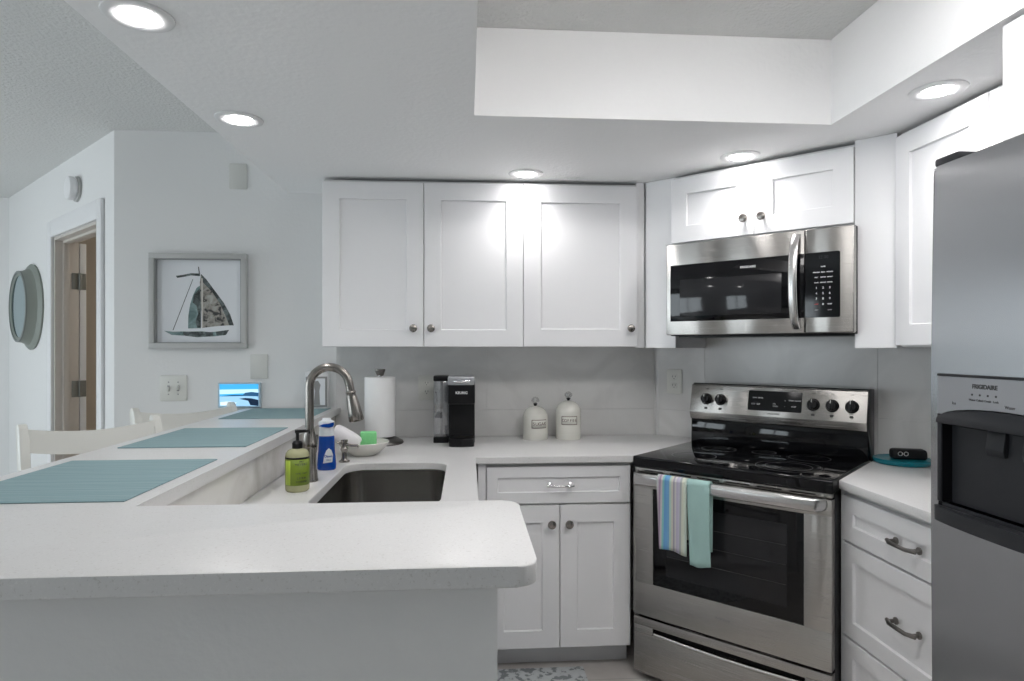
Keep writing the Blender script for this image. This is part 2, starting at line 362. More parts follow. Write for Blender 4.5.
# baseboards
struct(MB().box(-1.74, YB - 0.014, 0, -0.81, YB - 0.0005, 0.09, 0.003).build('baseboard_back', M['trim']))
o = struct(MB().box(tE, SL - 0.014, 0, tB - 0.071, SL - 0.0005, 0.09, 0.003).build('baseboard_left', M['trim'])); o.rotation_euler.z = R(-45)
# backsplash panels: a short strip, then tall panels
ZK, ZJ = 0.914, 1.05
sp = MB(); g = 0.001; T = 0.008
g = 0.0005
xj = [-0.66, -0.02, 0.977]
for a, b in zip(xj, xj[1:]):
    sp.box(a + g, YB - T, ZK, b - g, YB - 0.0005, ZJ - g, 0.0008, 1)
for a, b in zip([-0.66, 0.10], [0.10, 0.977]):
    sp.box(a + g, YB - T, ZJ + g, b - g, YB - 0.0005, 1.372, 0.0008, 1)
struct(sp.build('backsplash_back', M['splash']))
sp = MB()
tj = [-1.617, -1.351, -0.593, -0.40]
for i, (a, b) in enumerate(zip(tj, tj[1:])):
    zj = (ZJ, 1.20, ZJ + 0.025)[i]
    sp.box(a + g + (0.012 if i == 0 else 0), SD - T, ZK if i != 1 else 0.5, b - g, SD - 0.0005, zj - g, 0.0008, 1)
    sp.box(a + g + (0.012 if i == 0 else 0), SD - T, zj + g, b - g, SD - 0.0005, 1.372 if i != 1 else 1.45, 0.0008, 1)
o = struct(sp.build('backsplash_corner', M['splash'])); o.rotation_euler.z = R(-45)
struct(MB().box(XR - T, 1.38, ZK, XR - 0.0005, 2.39, 1.372).build('backsplash_right', M['splash']))

# knee wall of the peninsula (L: along the left side and across the front)
kw = MB()
kw.prism([(-0.82, 0.945), (0.045, 0.945), (0.045, 1.235), (-0.672, 1.235), (-0.672, YB), (-0.82, YB)], 0, 1.0365)
struct(kw.build('wall_peninsula', M['wall']))
struct(MB().box(-0.671, 1.237, ZK, -0.660, YB - 0.009, 1.0362).build('trim_3', M['splash2']))
struct(MB().box(-0.659, 1.2355, ZK, 0.03, 1.2465, 1.0362).build('trim_4', M['splash2']))

# ------------------------------------------------------------------ cabinets
def shaker(name, x0, x1, z0, z1, parent, fw=0.072, y=0.0, t=0.02):
    """a shaker front: flat frame, recessed panel; its back lies at y"""
    bm = MB(); b = bm.bm; c = 0.0015; yf = y - t; rec = 0.009; ch = 0.003
    def ring(ix, yy): return [b.verts.new((x0 + ix, yy, z0 + ix)), b.verts.new((x1 - ix, yy, z0 + ix)), b.verts.new((x1 - ix, yy, z1 - ix)), b.verts.new((x0 + ix, yy, z1 - ix))]
    rings = [ring(0, y), ring(0, yf + c), ring(c, yf), ring(fw, yf), ring(fw + ch, yf + rec)]
    for p, q in zip(rings, rings[1:]):
        for i in range(4): b.faces.new((p[i], p[(i + 1) % 4], q[(i + 1) % 4], q[i]))
    b.faces.new(rings[-1]); b.faces.new(rings[0][::-1])
    return bm.build(name, M['cab'], parent, 20)
def knob(x, z, parent, y=-0.02):
    MB().lathe([(0, 0), (0.008, 0), (0.008, 0.003), (0.0055, 0.006), (0.0055, 0.014), (0.011, 0.018), (0.0170, 0.021), (0.0182, 0.0255), (0.0170, 0.030), (0.011, 0.0325), (0, 0.0335)], 24, (x, y, z), 'y').build('knob', M['nickel'], parent)
def pull(x, z, w, parent, m='pewter', y=-0.02):
    p = MB(); h = w / 2
    for s in (-1, 1):
        p.lathe([(0, 0), (0.011, 0), (0.011, 0.004), (0.006, 0.007), (0.006, 0.026), (0, 0.026)], 16, (x + s * h, y, z), 'y')
    p.tube([(x - h - 0.012, y - 0.022, z), (x - h, y - 0.026, z), (x - h * 0.72, y - 0.035, z), (x + h * 0.72, y - 0.035, z), (x + h, y - 0.026, z), (x + h + 0.012, y - 0.022, z)], [0.006, 0.007, 0.0062, 0.0062, 0.007, 0.006], 12)
    p.build('handle', M[m], parent)
G = 0.0018
def carcass(name, x0, x1, y0, y1, z0, z1, parent, m='carc'): return MB().box(x0, y0, z0, x1, y1, z1, 0.001, 1).build(name, M[m], parent)
ZU0, ZU1 = 1.374, 2.124
# back wall pair and single
YD = 2.965
t = thing('wall_cabinet', 'white two-door shaker wall cabinet over the sink corner, left end of the back wall', 'cabinet', (-0.6565, YD, 0))
carcass('carcass', 0.004, 0.914, 0, YB - YD, 1.372, 2.136, t)
a = shaker('door', 0.002, 0.459 - G, ZU0, ZU1, t, 0.076); knob(0.413, 1.457, a)
a = shaker('door', 0.459 + G, 0.915, ZU0, ZU1, t, 0.076); knob(0.493, 1.457, a)
t = thing('wall_cabinet', 'white single-door shaker wall cabinet under the middle ceiling light, above the canisters', 'cabinet', (0.259, YD, 0))
carcass('carcass', 0.001, 0.538, 0, YB - YD, 1.372, 2.136, t)
a = shaker('door', 0.003, 0.538, ZU0, ZU1, t, 0.08); knob(0.503, 1.459, a)
MB().box(0.539, 0.001, 1.368, 0.578, 0.021, ZS - 0.001, 0.001, 1).build('filler_strip', M['cab'], t)
# diagonal cabinet over the microwave
TC = -0.9725
t = thing('wall_cabinet', 'white short two-door shaker cabinet directly above the microwave', 'cabinet', (*ds(2.664, TC), 0), R(-45))
carcass('carcass', -0.371, 0.371, 0, SD - 2.664, 1.828, 2.136, t)
a = shaker('door', -0.3715, -G, 1.838, ZU1, t); knob(-0.037, 1.905, a)
a = shaker('door', G, 0.3715, 1.838, ZU1, t); knob(0.037, 1.905, a)
f = MB(); f.box(-0.528, 0.026, 1.368, -0.3735, 0.046, ZS - 0.001, 0.001, 1); f.box(-0.3935, 0.046, 1.368, -0.3735, SD - 2.664 - T - 0.001, ZS - 0.001)
f.build('filler_strip', M['cab'], t)
f = MB(); f.box(0.3735, -0.009, 1.368, 0.512, 0.011, ZS - 0.001, 0.001, 1); f.box(0.3745, 0.011, 1.368, 0.3945, SD - 2.664 - T - 0.001, ZS - 0.001)
f.build('filler_strip', M['cab'], t)
# right wall cabinet
t = thing('wall_cabinet', 'white shaker wall cabinet on the right wall, half hidden by the refrigerator', 'cabinet', (1.555, 2.235, 0), R(-90))
carcass('carcass', 0.05, 0.80, 0, XR - 1.555, 1.372, 2.136, t)
a = shaker('door', 0.045, 0.455, ZU0 + 0.004, ZU1, t); knob(0.418, 1.457, a)
a = shaker('door', 0.459, 0.80, ZU0 + 0.004, ZU1, t); knob(0.497, 1.457, a)
# cabinet above the refrigerator
t = thing('wall_cabinet', 'deep white cabinet over the refrigerator at the right edge', 'cabinet', (1.30, 1.445, 0), R(-90))
carcass('carcass', 0.0, 0.94, 0, XR - 1.30, 1.84, 2.146, t, 'cab')
a = shaker('door', 0.002, 0.468, 1.842, 2.14, t); a = shaker('door', 0.472, 0.938, 1.842, 2.14, t)
# base cabinet on the back wall
YBC = 2.695
t = thing('base_cabinet', 'white base cabinet with one drawer over two doors, left of the range', 'cabinet', (0.0, YBC, 0))
carcass('carcass', 0.05, 0.697, 0, 0.56, 0.10, 0.8835, t)
MB().box(0.05, 0.07, 0.0, 0.70, 0.09, 0.10).build('toe_kick', M['toe'], t)
MB().box(0.046, -0.018, 0.10, 0.078, 0, 0.8835, 0.001, 1).build('stile', M['cab'], t)
a = shaker('drawer', 0.082, 0.694, 0.712, 0.868, t, 0.046); pull(0.392, 0.790, 0.088, a, 'chrome')
a = shaker('door', 0.082, 0.3915 - G, 0.102, 0.703, t); knob(0.355, 0.627, a)
a = shaker('door', 0.3915 + G, 0.694, 0.102, 0.703, t); knob(0.429, 0.627, a)
# sink cabinet of the peninsula, doors face the kitchen aisle
t = thing('base_cabinet', 'white sink base cabinet of the peninsula, hidden behind the raised front counter', 'cabinet', (0.005, 1.25, 0), R(90))
f = MB(); f.box(0.002, 0, 0.10, 0.02, 0.66, 0.88); f.box(1.40, 0, 0.10, 1.425, 0.66, 0.88); f.box(0.02, 0.0, 0.10, 1.40, 0.018, 0.88); f.box(0.02, 0.018, 0.10, 1.40, 0.66, 0.12); f.box(0.002, 0.07, 0, 1.425, 0.09, 0.10)
f.build('carcass', M['cab'], t)
a = shaker('door', 0.03, 0.70, 0.105, 0.87, t); knob(0.66, 0.80, a)
a = shaker('door', 0.704, 1.374, 0.105, 0.87, t); knob(0.744, 0.80, a)
# drawer base on the right
t = thing('base_cabinet', 'white three-drawer base cabinet between range and refrigerator', 'cabinet', (1.318, 2.134, 0), R(-90))
carcass('carcass', 0.0, 0.70, 0, 0.545, 0.10, 0.8835, t)
MB().box(0.0, 0.07, 0.0, 0.70, 0.09, 0.10).build('toe_kick', M['toe'], t)
for z0, z1 in ((0.708, 0.862), (0.384, 0.700), (0.104, 0.376)):
    a = shaker('drawer', 0.012, 0.69, z0, z1, t, 0.055)
    pull(0.337, (z0 + z1) / 2, 0.10, a)
MB().box(-0.004, -0.018, 0.10, 0.0095, 0, 0.8835, 0.001, 1).build('stile', M['cab'], t)

# ------------------------------------------------------------------ counters
# lower counter: L with sink cut-out, built as a polygon with the hole bridged
sx0, sx1, sy0, sy1, sr = -0.468, -0.079, 1.86, 2.555, 0.075
def counter_with_hole(outer, hole, z0, z1):
    bm = MB(); b = bm.bm
    for z in (z0, z1):
        vo = [b.verts.new((*p, z)) for p in outer]; vh = [b.verts.new((*p, z)) for p in hole]
        es = [b.edges.new((vo[i], vo[(i + 1) % len(vo)])) for i in range(len(vo))] + [b.edges.new((vh[i], vh[(i + 1) % len(vh)])) for i in range(len(vh))]
        bmesh.ops.triangle_fill(b, edges=es, use_beauty=True)
        if z == z0: lo = (vo, vh)
        else: hi = (vo, vh)
    for a, c in zip(lo, hi):
        for i in range(len(a)): b.faces.new((a[i], a[(i + 1) % len(a)], c[(i + 1) % len(c)], c[i]))
    return bm
rl = -1.3645  # left side line of the range (t)
yr_ = lambda x: x - rl * S2   # y on the range's left side for an x
outer = [(-0.659, 1.247), (0.035, 1.247), (0.035, 2.655), (2.655 + rl * S2, 2.655), ((SD - T + rl) / S2 - 0.001, (SD - T - rl) / S2 - 0.001), (0.972, YB - T - 0.001), (-0.659, YB - T - 0.001)]
o = counter_with_hole(outer, rrect(sx0, sy0, sx1, sy1, sr), 0.884, 0.914).build('countertop', M['quartz'], None, 30)
tag(o, 'white quartz counter holding the sink and coffee maker, along the back wall', 'countertop')
bv = o.modifiers.new('edge', 'BEVEL'); bv.width = 0.003; bv.segments = 2; bv.limit_method = 'ANGLE'; bv.angle_limit = R(60)
rr = -0.5905
o = MB().prism([(1.278, 1.278 - rr * S2), (1.278, 1.39), (XR - T - 0.001, 1.39), (XR - T - 0.001, 2.396), ((SD - T + rr) / S2, (SD - T - rr) / S2 - 0.003)], 0.884, 0.914, 0.003).build('countertop', M['quartz'])
tag(o, 'white quartz counter between the range and the refrigerator', 'countertop')
# raised bar: L-shaped slab
pts = [(-1.10, YB - 0.001), (-1.10, 0.885)] + arc(0.10 - 0.03, 0.885 + 0.03, 0.03, -90, 0) + arc(0.10 - 0.03, 1.268 - 0.03, 0.03, 0, 90) + [(-0.636, 1.268), (-0.636, YB - T - 0.001)]
o = MB().prism(pts, 1.037, 1.067, 0.005, 3).build('raised_counter', M['quartz'], None, 30)
tag(o, 'raised white speckled quartz bar top wrapping around the peninsula', 'countertop')

# sink
sk = thing('sink', 'undermount stainless steel sink bowl with rounded corners', 'sink', ((sx0 + sx1) / 2, (sy0 + sy1) / 2, 0.8825))
hw, hl = (sx1 - sx0) / 2, (sy1 - sy0) / 2
def sink_shell():
    bm = MB(); b = bm.bm; rings = []
    for e, z, r in ((0.012, -0.0005, 0.08), (0.004, -0.0005, 0.078), (0.004, -0.004, 0.078), (-0.002, -0.15, 0.075), (-0.012, -0.18, 0.075), (-0.045, -0.195, 0.08), (-0.14, -0.20, 0.04)):
        rings.append([b.verts.new((*p, z)) for p in rrect(-hw - e, -hl - e, hw + e, hl + e, r, 8)])
    for p, q in zip(rings, rings[1:]):
        n = len(p)
        for i in range(n): b.faces.new((p[i], p[(i + 1) % n], q[(i + 1) % n], q[i]))
    b.faces.new(rings[-1]); return bm
so_ = sink_shell().build('basin', M['steel_sink'], sk, 50)
sm = so_.modifiers.new('wall', 'SOLIDIFY'); sm.thickness = 0.0012; sm.offset = -1
MB().lathe([(0, 0.003), (0.02, 0.003), (0.03, 0.006), (0.042, 0.006), (0.045, 0.001), (0, 0.001)], 24, (0, 0.06, -0.20)).build('drain', M['chrome'], sk)

# ------------------------------------------------------------------ range
RS = 2.335; RT = -0.978
rg = thing('range', 'stainless steel electric range with black glass top set across the corner', 'stove', (*ds(RS, RT), 0), R(-45))
hwid = 0.3845
MB().box(-hwid + 0.004, 0.042, 0.03, hwid - 0.004, 0.655, 0.868, 0.003).build('body', M['darkgrey'], rg)
for sx in (-1, 1):
    for yy in (0.10, 0.60): MB().lathe([(0, 0), (0.02, 0), (0.02, 0.032), (0, 0.032)], 12, (sx * 0.32, yy, 0)).build('levelling_foot', M['black'], rg)
# vent trim with slots between cooktop and door
v = MB(); v.box(-hwid + 0.006, 0.012, 0.857, hwid - 0.006, 0.06, 0.873, 0.002)
v.build('vent_trim', M['steel'], rg)
v = MB()
for i in range(6):
    x = -0.335 + i * 0.115; v.box(x, 0.0105, 0.861, x + 0.088, 0.0135, 0.866)
v.build('vent_slot', M['black'], rg)
ct = MB().box(-hwid, 0.0, 0.873, hwid, 0.56, 0.920, 0.006, 3).build('cooktop', M['glassblk'], rg)
bn = MB()
def ringflat(mb, x, y, r, wd, z=0.9203):
    mb.lathe([(r - wd, 0), (r, 0), (r, 0.0003), (r - wd, 0.0003), (r - wd, 0)], 64, (x, y, z))
for nm, x, y, rs in (('burner', 0.185, 0.175, (0.118, 0.085)), ('burner', -0.19, 0.165, (0.09,)), ('burner', -0.185, 0.405, (0.075,)), ('burner', 0.19, 0.42, (0.08,)), ('burner', 0.0, 0.44, (0.05,))):
    q = MB()
    for r_ in rs: ringflat(q, x, y, r_, 0.003)
    q.build(nm, M['ring'], ct)
# oven door, window and bar handle
od = MB()
od.box(-hwid + 0.003, 0.0, 0.268, hwid - 0.003, 0.04, 0.405, 0.004); od.box(-hwid + 0.003, 0.0, 0.793, hwid - 0.003, 0.04, 0.853, 0.004)
od.box(-hwid + 0.003, 0.0, 0.400, -0.290, 0.04, 0.80, 0.004); od.box(0.290, 0.0, 0.400, hwid - 0.003, 0.04, 0.80, 0.004)
odo = od.build('oven_door', M['steel'], rg)
MB().box(-0.292, 0.004, 0.403, 0.292, 0.036, 0.795, 0.001).build('window', M['glassblk'], odo)
iw = MB().box(-0.235, 0.0028, 0.452, 0.235, 0.0052, 0.745, 0.0005).build('inner_window', M['ovenglass'], odo)
rk = MB()
for z in (0.53, 0.60, 0.67): rk.box(-0.23, 0.0022, z, 0.23, 0.0032, z + 0.002)
rk.build('rack_line', M['ring'], odo)
hd = MB()
hp = [(-0.358, 0.0, 0.838), (-0.352, -0.030, 0.838), (-0.335, -0.045, 0.838), (-0.2, -0.05, 0.839), (0, -0.052, 0.839), (0.2, -0.05, 0.839), (0.335, -0.045, 0.838), (0.352, -0.030, 0.838), (0.358, 0.0, 0.838)]
hd.tube(hp, 0.0225, 20, (0.45, 1.0)); hd.build('handle', M['steel_bright'], odo, 50)
# storage drawer with recessed grip
dr = MB()
dr.box(-hwid + 0.003, 0.004, 0.028, hwid - 0.003, 0.04, 0.196, 0.003); dr.box(-hwid + 0.003, 0.004, 0.222, hwid - 0.003, 0.04, 0.258, 0.003)
dr.box(-hwid + 0.003, 0.004, 0.19, -0.293, 0.04, 0.23, 0.003); dr.box(0.293, 0.004, 0.19, hwid - 0.003, 0.04, 0.23, 0.003)
dro = dr.build('storage_drawer', M['steel'], rg)
MB().box(-0.296, 0.030, 0.188, 0.296, 0.036, 0.226).build('grip_recess', M['blackm'], dro)
b_ = MB(); b_.tube([(-0.290, 0.010, 0.199), (-0.15, 0.004, 0.196), (0, 0.002, 0.195), (0.15, 0.004, 0.196), (0.290, 0.010, 0.199)], 0.007, 12); b_.build('grip_lip', M['steel_bright'], dro)
# backguard
bgd = MB(); bgd.plate
def yzprism(mb, prof, x0, x1, bev=0.0):
    b = mb.bm; a = [b.verts.new((x0, y, z)) for y, z in prof]; c = [b.verts.new((x1, y, z)) for y, z in prof]
    b.faces.new(a); b.faces.new(c[::-1]); n = len(prof)
    for i in range(n): b.faces.new((a[i], c[i], c[(i + 1) % n], a[(i + 1) % n]))
    mb._bev(a + c, bev); return mb
yzprism(MB(), [(0.525, 0.920), (0.528, 1.034), (0.612, 1.034), (0.612, 0.90), (0.56, 0.90)], -hwid + 0.012, hwid - 0.0045, 0.002).build('backguard', M['glassblk'], rg)
cp = yzprism(MB(), [(0.512, 1.034), (0.502, 1.068), (0.530, 1.193), (0.550, 1.200), (0.575, 1.198), (0.575, 1.034)], -hwid + 0.014, hwid - 0.004, 0.002).build('control_panel', M['steel'], rg)
ec = yzprism(MB(), [(0.508, 1.032), (0.499, 1.068), (0.528, 1.196), (0.550, 1.203), (0.615, 1.199), (0.615, 0.90), (0.56, 0.90)], hwid - 0.004, hwid, 0.001).build('end_cap', M['black'], rg)
ec = yzprism(MB(), [(0.5455, 1.2005), (0.556, 1.2015), (0.612, 1.197), (0.612, 1.035), (0.576, 1.035), (0.576, 1.198)], -hwid + 0.014, hwid - 0.005, 0.001).build('rear_cover', M['black'], rg)
tilt = math.atan2(0.03, 0.132)
def onpanel(x, z, off=0.0):   # point on the slanted control panel
    y = 0.502 + (z - 1.068) * 0.03 / 0.132
    return (x, y - off * math.cos(tilt), z + off * math.sin(tilt))
def panel_node(x, z):
    o = bpy.data.objects.new('anchor', None); return o
TR = (R(90) - tilt, 0, 0)
def panel_part(mb, name, m, x, z, parent=cp, off=0.0):
    o = mb.build(name, m, parent); o.location = onpanel(x, z, off); o.rotation_euler = (-tilt, 0, 0); return o
KX = [-0.291, -0.223, 0.178, 0.251, 0.325]
for i, x in enumerate(KX):
    k = MB(); k.lathe([(0, 0), (0.026, 0), (0.026, 0.004), (0.022, 0.007), (0.021, 0.022), (0.018, 0.026), (0, 0.026)], 28, (0, 0, 0), 'y')
    k.box(-0.0055, -0.034, -0.021, 0.0055, -0.02, 0.021, 0.002)
    ko = panel_part(k, 'knob', M['black'], x, 1.129, cp, 0.0)
    q = MB(); q.box(-0.001, -0.0345, 0.006, 0.001, -0.0338, 0.019); q.build('pointer', M['white'], ko)
    mk = MB(); mk.plate(rrect(-0.007, -0.005, 0.007, 0.005, 0.002, 2), -0.0006, 0.0)
    panel_part(mk, 'burner_symbol', M['darkprint'], x, 1.088, cp, 0.0)
    text('marking', 'OFF', 0.008, M['darkprint'], cp, onpanel(x, 1.176, 0.0006), TR)
dp = MB(); dp.plate(rrect(-0.114, -0.044, 0.114, 0.044, 0.006, 4), -0.002, 0.004)
dpo = panel_part(dp, 'display', M['glassblk'], 0.018, 1.135, cp, 0.0)
for xx, zz, s in ((-0.085, 0.012, 'BAKE'), (-0.060, 0.012, 'BROIL'), (-0.090, -0.016, 'KEEP'), (-0.068, -0.016, 'SELF'), (0.0, -0.012, '350'), (0.045, 0.004, '+'), (0.070, 0.006, 'TIMER'), (0.098, 0.006, 'CLOCK'), (0.045, -0.02, '-'), (0.006, -0.022, 'OVEN'), (0.082, -0.02, 'STOP')):
    text('marking', s, 0.008, M['white'], dpo, (xx, -0.0023, zz))
text('brand_lettering', 'FRIGIDAIRE', 0.010, M['darkprint'], cp, onpanel(0.018, 1.080, 0.0006), TR)
text('brand_lettering', 'FRIGIDAIRE', 0.012, M['greyprint'], odo, (0, -0.0006, 0.345))

# towels over the oven handle
def towel(name, x0, x1, zf, zb, y_h, m, label, seed, amp=0.004):
    rnd = random.Random(seed)
    root_x = (x0 + x1) / 2
    bm = MB(); b = bm.bm; prof = []
    zt = 0.8635
    n = 14
    for i in range(n + 1): prof.append((y_h - 0.0165, zf + (zt - 0.02 - zf) * i / n))
    for a in range(0, 181, 20): prof.append((y_h - 0.0165 * math.cos(R(a)), zt - 0.02 + 0.024 * math.sin(R(a))))
    for i in range(1, n + 1): prof.append((y_h + 0.0165, zt - 0.02 + (zb - zt + 0.02) * i / n))
    nx = 12; ph = rnd.random() * 6; rows = []
    for j in range(nx + 1):
        u = j / nx; row = []
        for i, (y, z) in enumerate(prof):
            front = i <= n
            hang = max(0, min(1, (zt - z) / (zt - zf)))
            sh = 1 - 0.10 * hang * (1 if front else 0.5)
            x = (u - 0.5) * (x1 - x0) * sh + 0.010 * hang * (1 if front else 0)
            yy = y + (-1 if front else 0.4) * amp * hang * (1.0 + math.sin(u * 8 + ph)) * 1.2
            zz = z + (0.006 * math.sin(u * 3 + ph) * hang)
            row.append(b.verts.new((x, yy, zz)))
        rows.append(row)
    for p, q in zip(rows, rows[1:]):
        for i in range(len(p) - 1): b.faces.new((p[i], p[i + 1], q[i + 1], q[i]))
    o = bm.build(name, m, None, 80)
    X, Y = ds(RS, RT + root_x); o.location = (X, Y, 0); o.rotation_euler = (0, 0, R(-45))
    s = o.modifiers.new('thickness', 'SOLIDIFY'); s.thickness = 0.005; s.offset = 0
    return tag(o, label, 'towel', None)
towel('dish_towel', -0.238, -0.112, 0.580, 0.63, -0.050, M['stripe'], 'blue and pink striped dish towel hanging on the oven handle', 1)
towel('dish_towel', -0.111, -0.022, 0.552, 0.60, -0.051, M['aqua'], 'plain aqua dish towel hanging on the oven handle beside the striped one', 5)

# ------------------------------------------------------------------ microwave
MS, MT = 2.590, -0.9635
mw = thing('microwave', 'stainless steel over-the-range microwave with black window and curved handle', 'microwave', (*ds(MS, MT), 0), R(-45))
mz0, mz1 = 1.425, 1.823; mh = 0.378
MB().box(-mh + 0.004, 0.035, mz0 - 0.004, mh - 0.004, SD - MS - T - 0.002, mz1 + 0.003, 0.003).build('body', M['blackm'], mw)
MB().box(-mh + 0.03, 0.06, mz0 - 0.010, mh - 0.03, 0.30, mz0 - 0.003, 0.002).build('vent_grille', M['black'], mw)
xs = 0.205   # seam between door and control side
dm = MB(); dm.box(-mh, 0, mz0, xs - 0.001, 0.034, mz1, 0.004).build
dmo = dm.build('door', M['steel'], mw)
MB().box(-mh + 0.021, -0.0015, 1.484, xs - 0.0015, 0.004, 1.731, 0.001).build('window', M['glassblk'], dmo)
MB().box(-0.312, -0.0024, 1.506, 0.119, -0.001, 1.664, 0.0004).build('inner_window', M['ovenglass'], dmo)
text('brand_lettering', 'FRIGIDAIRE', 0.0125, M['white'], dmo, (-0.0135, -0.0018, 1.698), bold=0.0003)
hp = []
for i in range(13):
    u = i / 12; z = 1.445 + u * 0.36
    hp.append((0.176, -0.012 - 0.042 * math.sin(PI * u) ** 0.6 if 0 < u < 1 else 0.0, z))
MB().tube(hp, 0.0165, 16, (1.0, 0.42)).build('handle', M['steel_bright'], dmo, 60)
cs = MB(); cs.box(xs + 0.001, 0, mz0, mh, 0.034, mz1, 0.006, 3)
cso = cs.build('control_side', M['steel'], mw)
MB().plate(rrect(xs + 0.0015, 1.484, mh - 0.048, 1.731, 0.006, 4), -0.0015, 0.004).build('keypad', M['glassblk'], cso)
kx = [0.2476, 0.2712, 0.2948]
text('marking', '12:00', 0.016, M['darkgrey'], cso, (0.272, -0.0019, 1.711))
rows = [(1.676, ['', 'QUICK', '']), (1.655, ['POPCORN', 'PIZZA', 'POTATO']), (1.636, ['MELT', 'SOFTEN', 'REHEAT']), (1.616, ['COOK', 'DEFROST', 'POWER']), (1.596, ['1', '2', '3']), (1.575, ['4', '5', '6']), (1.555, ['7', '8', '9']), (1.534, ['STOP', '0', 'START']), (1.512, ['VENT', '', 'LIGHT'])]
for z, r_ in rows:
    for x, s in zip(kx, r_):
        if s:
            text('marking', s, 0.0105 if len(s) == 1 else 0.0052, M['redprint'] if s == 'STOP' else (M['greyprint'] if z < 1.52 else M['white']), cso, (x, -0.0019, z), bold=0.0002)

# ------------------------------------------------------------------ refrigerator
fr = thing('refrigerator', 'stainless steel side-by-side refrigerator with ice and water dispenser', 'refrigerator', (1.05, 1.377, 0), R(-90))
FW = 0.90; dz = 1.776
MB().box(0.006, 0.075, 0.02, FW - 0.006, 0.79, 1.752, 0.004).build('body', M['darkgrey'], fr)
MB().box(0.01, 0.03, 0.0, FW - 0.01, 0.09, 0.055, 0.003).build('base_grille', M['black'], fr)
dcx, dhw = 0.195, 0.172     # dispenser centre and half width
fd = MB()
x1d = 0.405; dx0, dx1, dz0, dz1 = dcx - dhw, dcx + dhw, 0.992, 1.314
# door slab built around the dispenser opening (same-plane pieces share hidden joints)
def door_shell(x0, x1, hole):
    bm = MB(); b = bm.bm; r = 0.012
    xsx = [x0, hole[0], hole[1], x1]; zs = [0.06, hole[2], hole[3], dz]
    fv = {}
    for i, x in enumerate(xsx):
        for j, z in enumerate(zs): fv[i, j] = b.verts.new((x, 0, z))
    for i in range(3):
        for j in range(3):
            if (i, j) != (1, 1): b.faces.new((fv[i, j], fv[i + 1, j], fv[i + 1, j + 1], fv[i, j + 1]))
    hv = [fv[1, 1], fv[2, 1], fv[2, 2], fv[1, 2]]; hb = [b.verts.new((v.co.x, 0.02, v.co.z)) for v in hv]
    for i in range(4): b.faces.new((hv[i], hv[(i + 1) % 4], hb[(i + 1) % 4], hb[i]))
    loop = [fv[i, 0] for i in range(4)] + [fv[3, j] for j in (1, 2, 3)] + [fv[i, 3] for i in (2, 1, 0)] + [fv[0, j] for j in (2, 1)]
    bk = [b.verts.new((v.co.x, 0.066, v.co.z)) for v in loop]; n = len(loop)
    for i in range(n): b.faces.new((loop[i], loop[(i + 1) % n], bk[(i + 1) % n], bk[i]))
    b.faces.new(bk[::-1])
    es = [e for e in b.edges if len(e.link_faces) == 2 and all(abs(v.co.y) < 1e-6 for v in e.verts) and (all(abs(v.co.x - x0) < 1e-6 for v in e.verts) or all(abs(v.co.x - x1) < 1e-6 for v in e.verts) or all(abs(v.co.z - dz) < 1e-6 for v in e.verts) or all(abs(v.co.z - 0.06) < 1e-6 for v in e.verts))]
    bmesh.ops.bevel(b, geom=es, offset=r, segments=4, profile=0.5, affect='EDGES')
    return bm
fdo = door_shell(0.0, x1d, (dx0, dx1, dz0, dz1)).build('freezer_door', M['steel_fridge'], fr, 30)
MB().box(x1d + 0.006, 0.0, 0.06, FW, 0.066, dz, 0.012, 4).build('refrigerator_door', M['steel_fridge'], fr)
for x in (x1d - 0.035, x1d + 0.041):
    MB().tube([(x, 0.0, 0.55), (x, -0.05, 0.57), (x, -0.055, 0.62), (x, -0.055, 1.58), (x, -0.05, 1.63), (x, 0.0, 1.65)], 0.013, 14).build('handle', M['steel_bright'], fr)
hc = MB(); hc.box(0.004, 0.004, dz + 0.0005, 0.075, 0.16, dz + 0.020, 0.006); hc.build('hinge_cover', M['darkgrey'], fr)
hc = MB(); hc.box(FW - 0.075, 0.025, dz + 0.0005, FW - 0.012, 0.16, dz + 0.020, 0.006); hc.build('hinge_cover', M['darkgrey'], fr)
# dispenser: bezel with arched control panel, dark recess, paddles, drip tray
rz0, rz1 = 1.030, 1.205
bez = MB()
bez.plate(rrect(dx0 + 0.0005, dz0 + 0.0005, dx1 - 0.0005, dz1 - 0.0005, 0.004, 3), 0.0185, 0.0198)
bez.box(dx0 + 0.0005, -0.004, rz0, dx0 + 0.012, 0.018, 1.225, 0.002); bez.box(dx1 - 0.012, -0.004, rz0, dx1 - 0.0005, 0.018, 1.225, 0.002)
ar = [(dx0 + 0.0005, 1.205), (dx0 + 0.012, 1.205), (dx1 - 0.012, 1.205), (dx1 - 0.0005, 1.205)]
top = [(dcx + (dhw - 0.0005) * math.cos(R(a)), 1.212 + 0.030 * math.sin(R(a))) for a in range(0, 181, 12)]
bez.plate([(dx0 + 0.0005, 1.204), (dx1 - 0.0005, 1.204)] + top, -0.007, 0.018, 0.001)
bez.box(dx0 + 0.0005, -0.0045, dz1 - 0.006, dx1 - 0.0005, 0.018, dz1 - 0.0005, 0.001)
dbo = bez.build('dispenser', M['darkgrey'], fdo)
cpn = MB(); cpn.plate([(dx1 - 0.001, 1.2135), (dx1 - 0.001, dz1 - 0.006), (dx0 + 0.001, dz1 - 0.006), (dx0 + 0.001, 1.2135)] + [(dcx - (dhw - 0.001) * math.cos(R(a)), 1.2135 + 0.031 * math.sin(R(a))) for a in range(12, 180, 12)], -0.003, 0.018)
cpo = cpn.build('control_panel', M['grey_plastic'], dbo)
text('brand_lettering', 'FRIGIDAIRE', 0.0125, M['darkprint'], cpo, (0.154, -0.0034, 1.290), bold=0.0004)
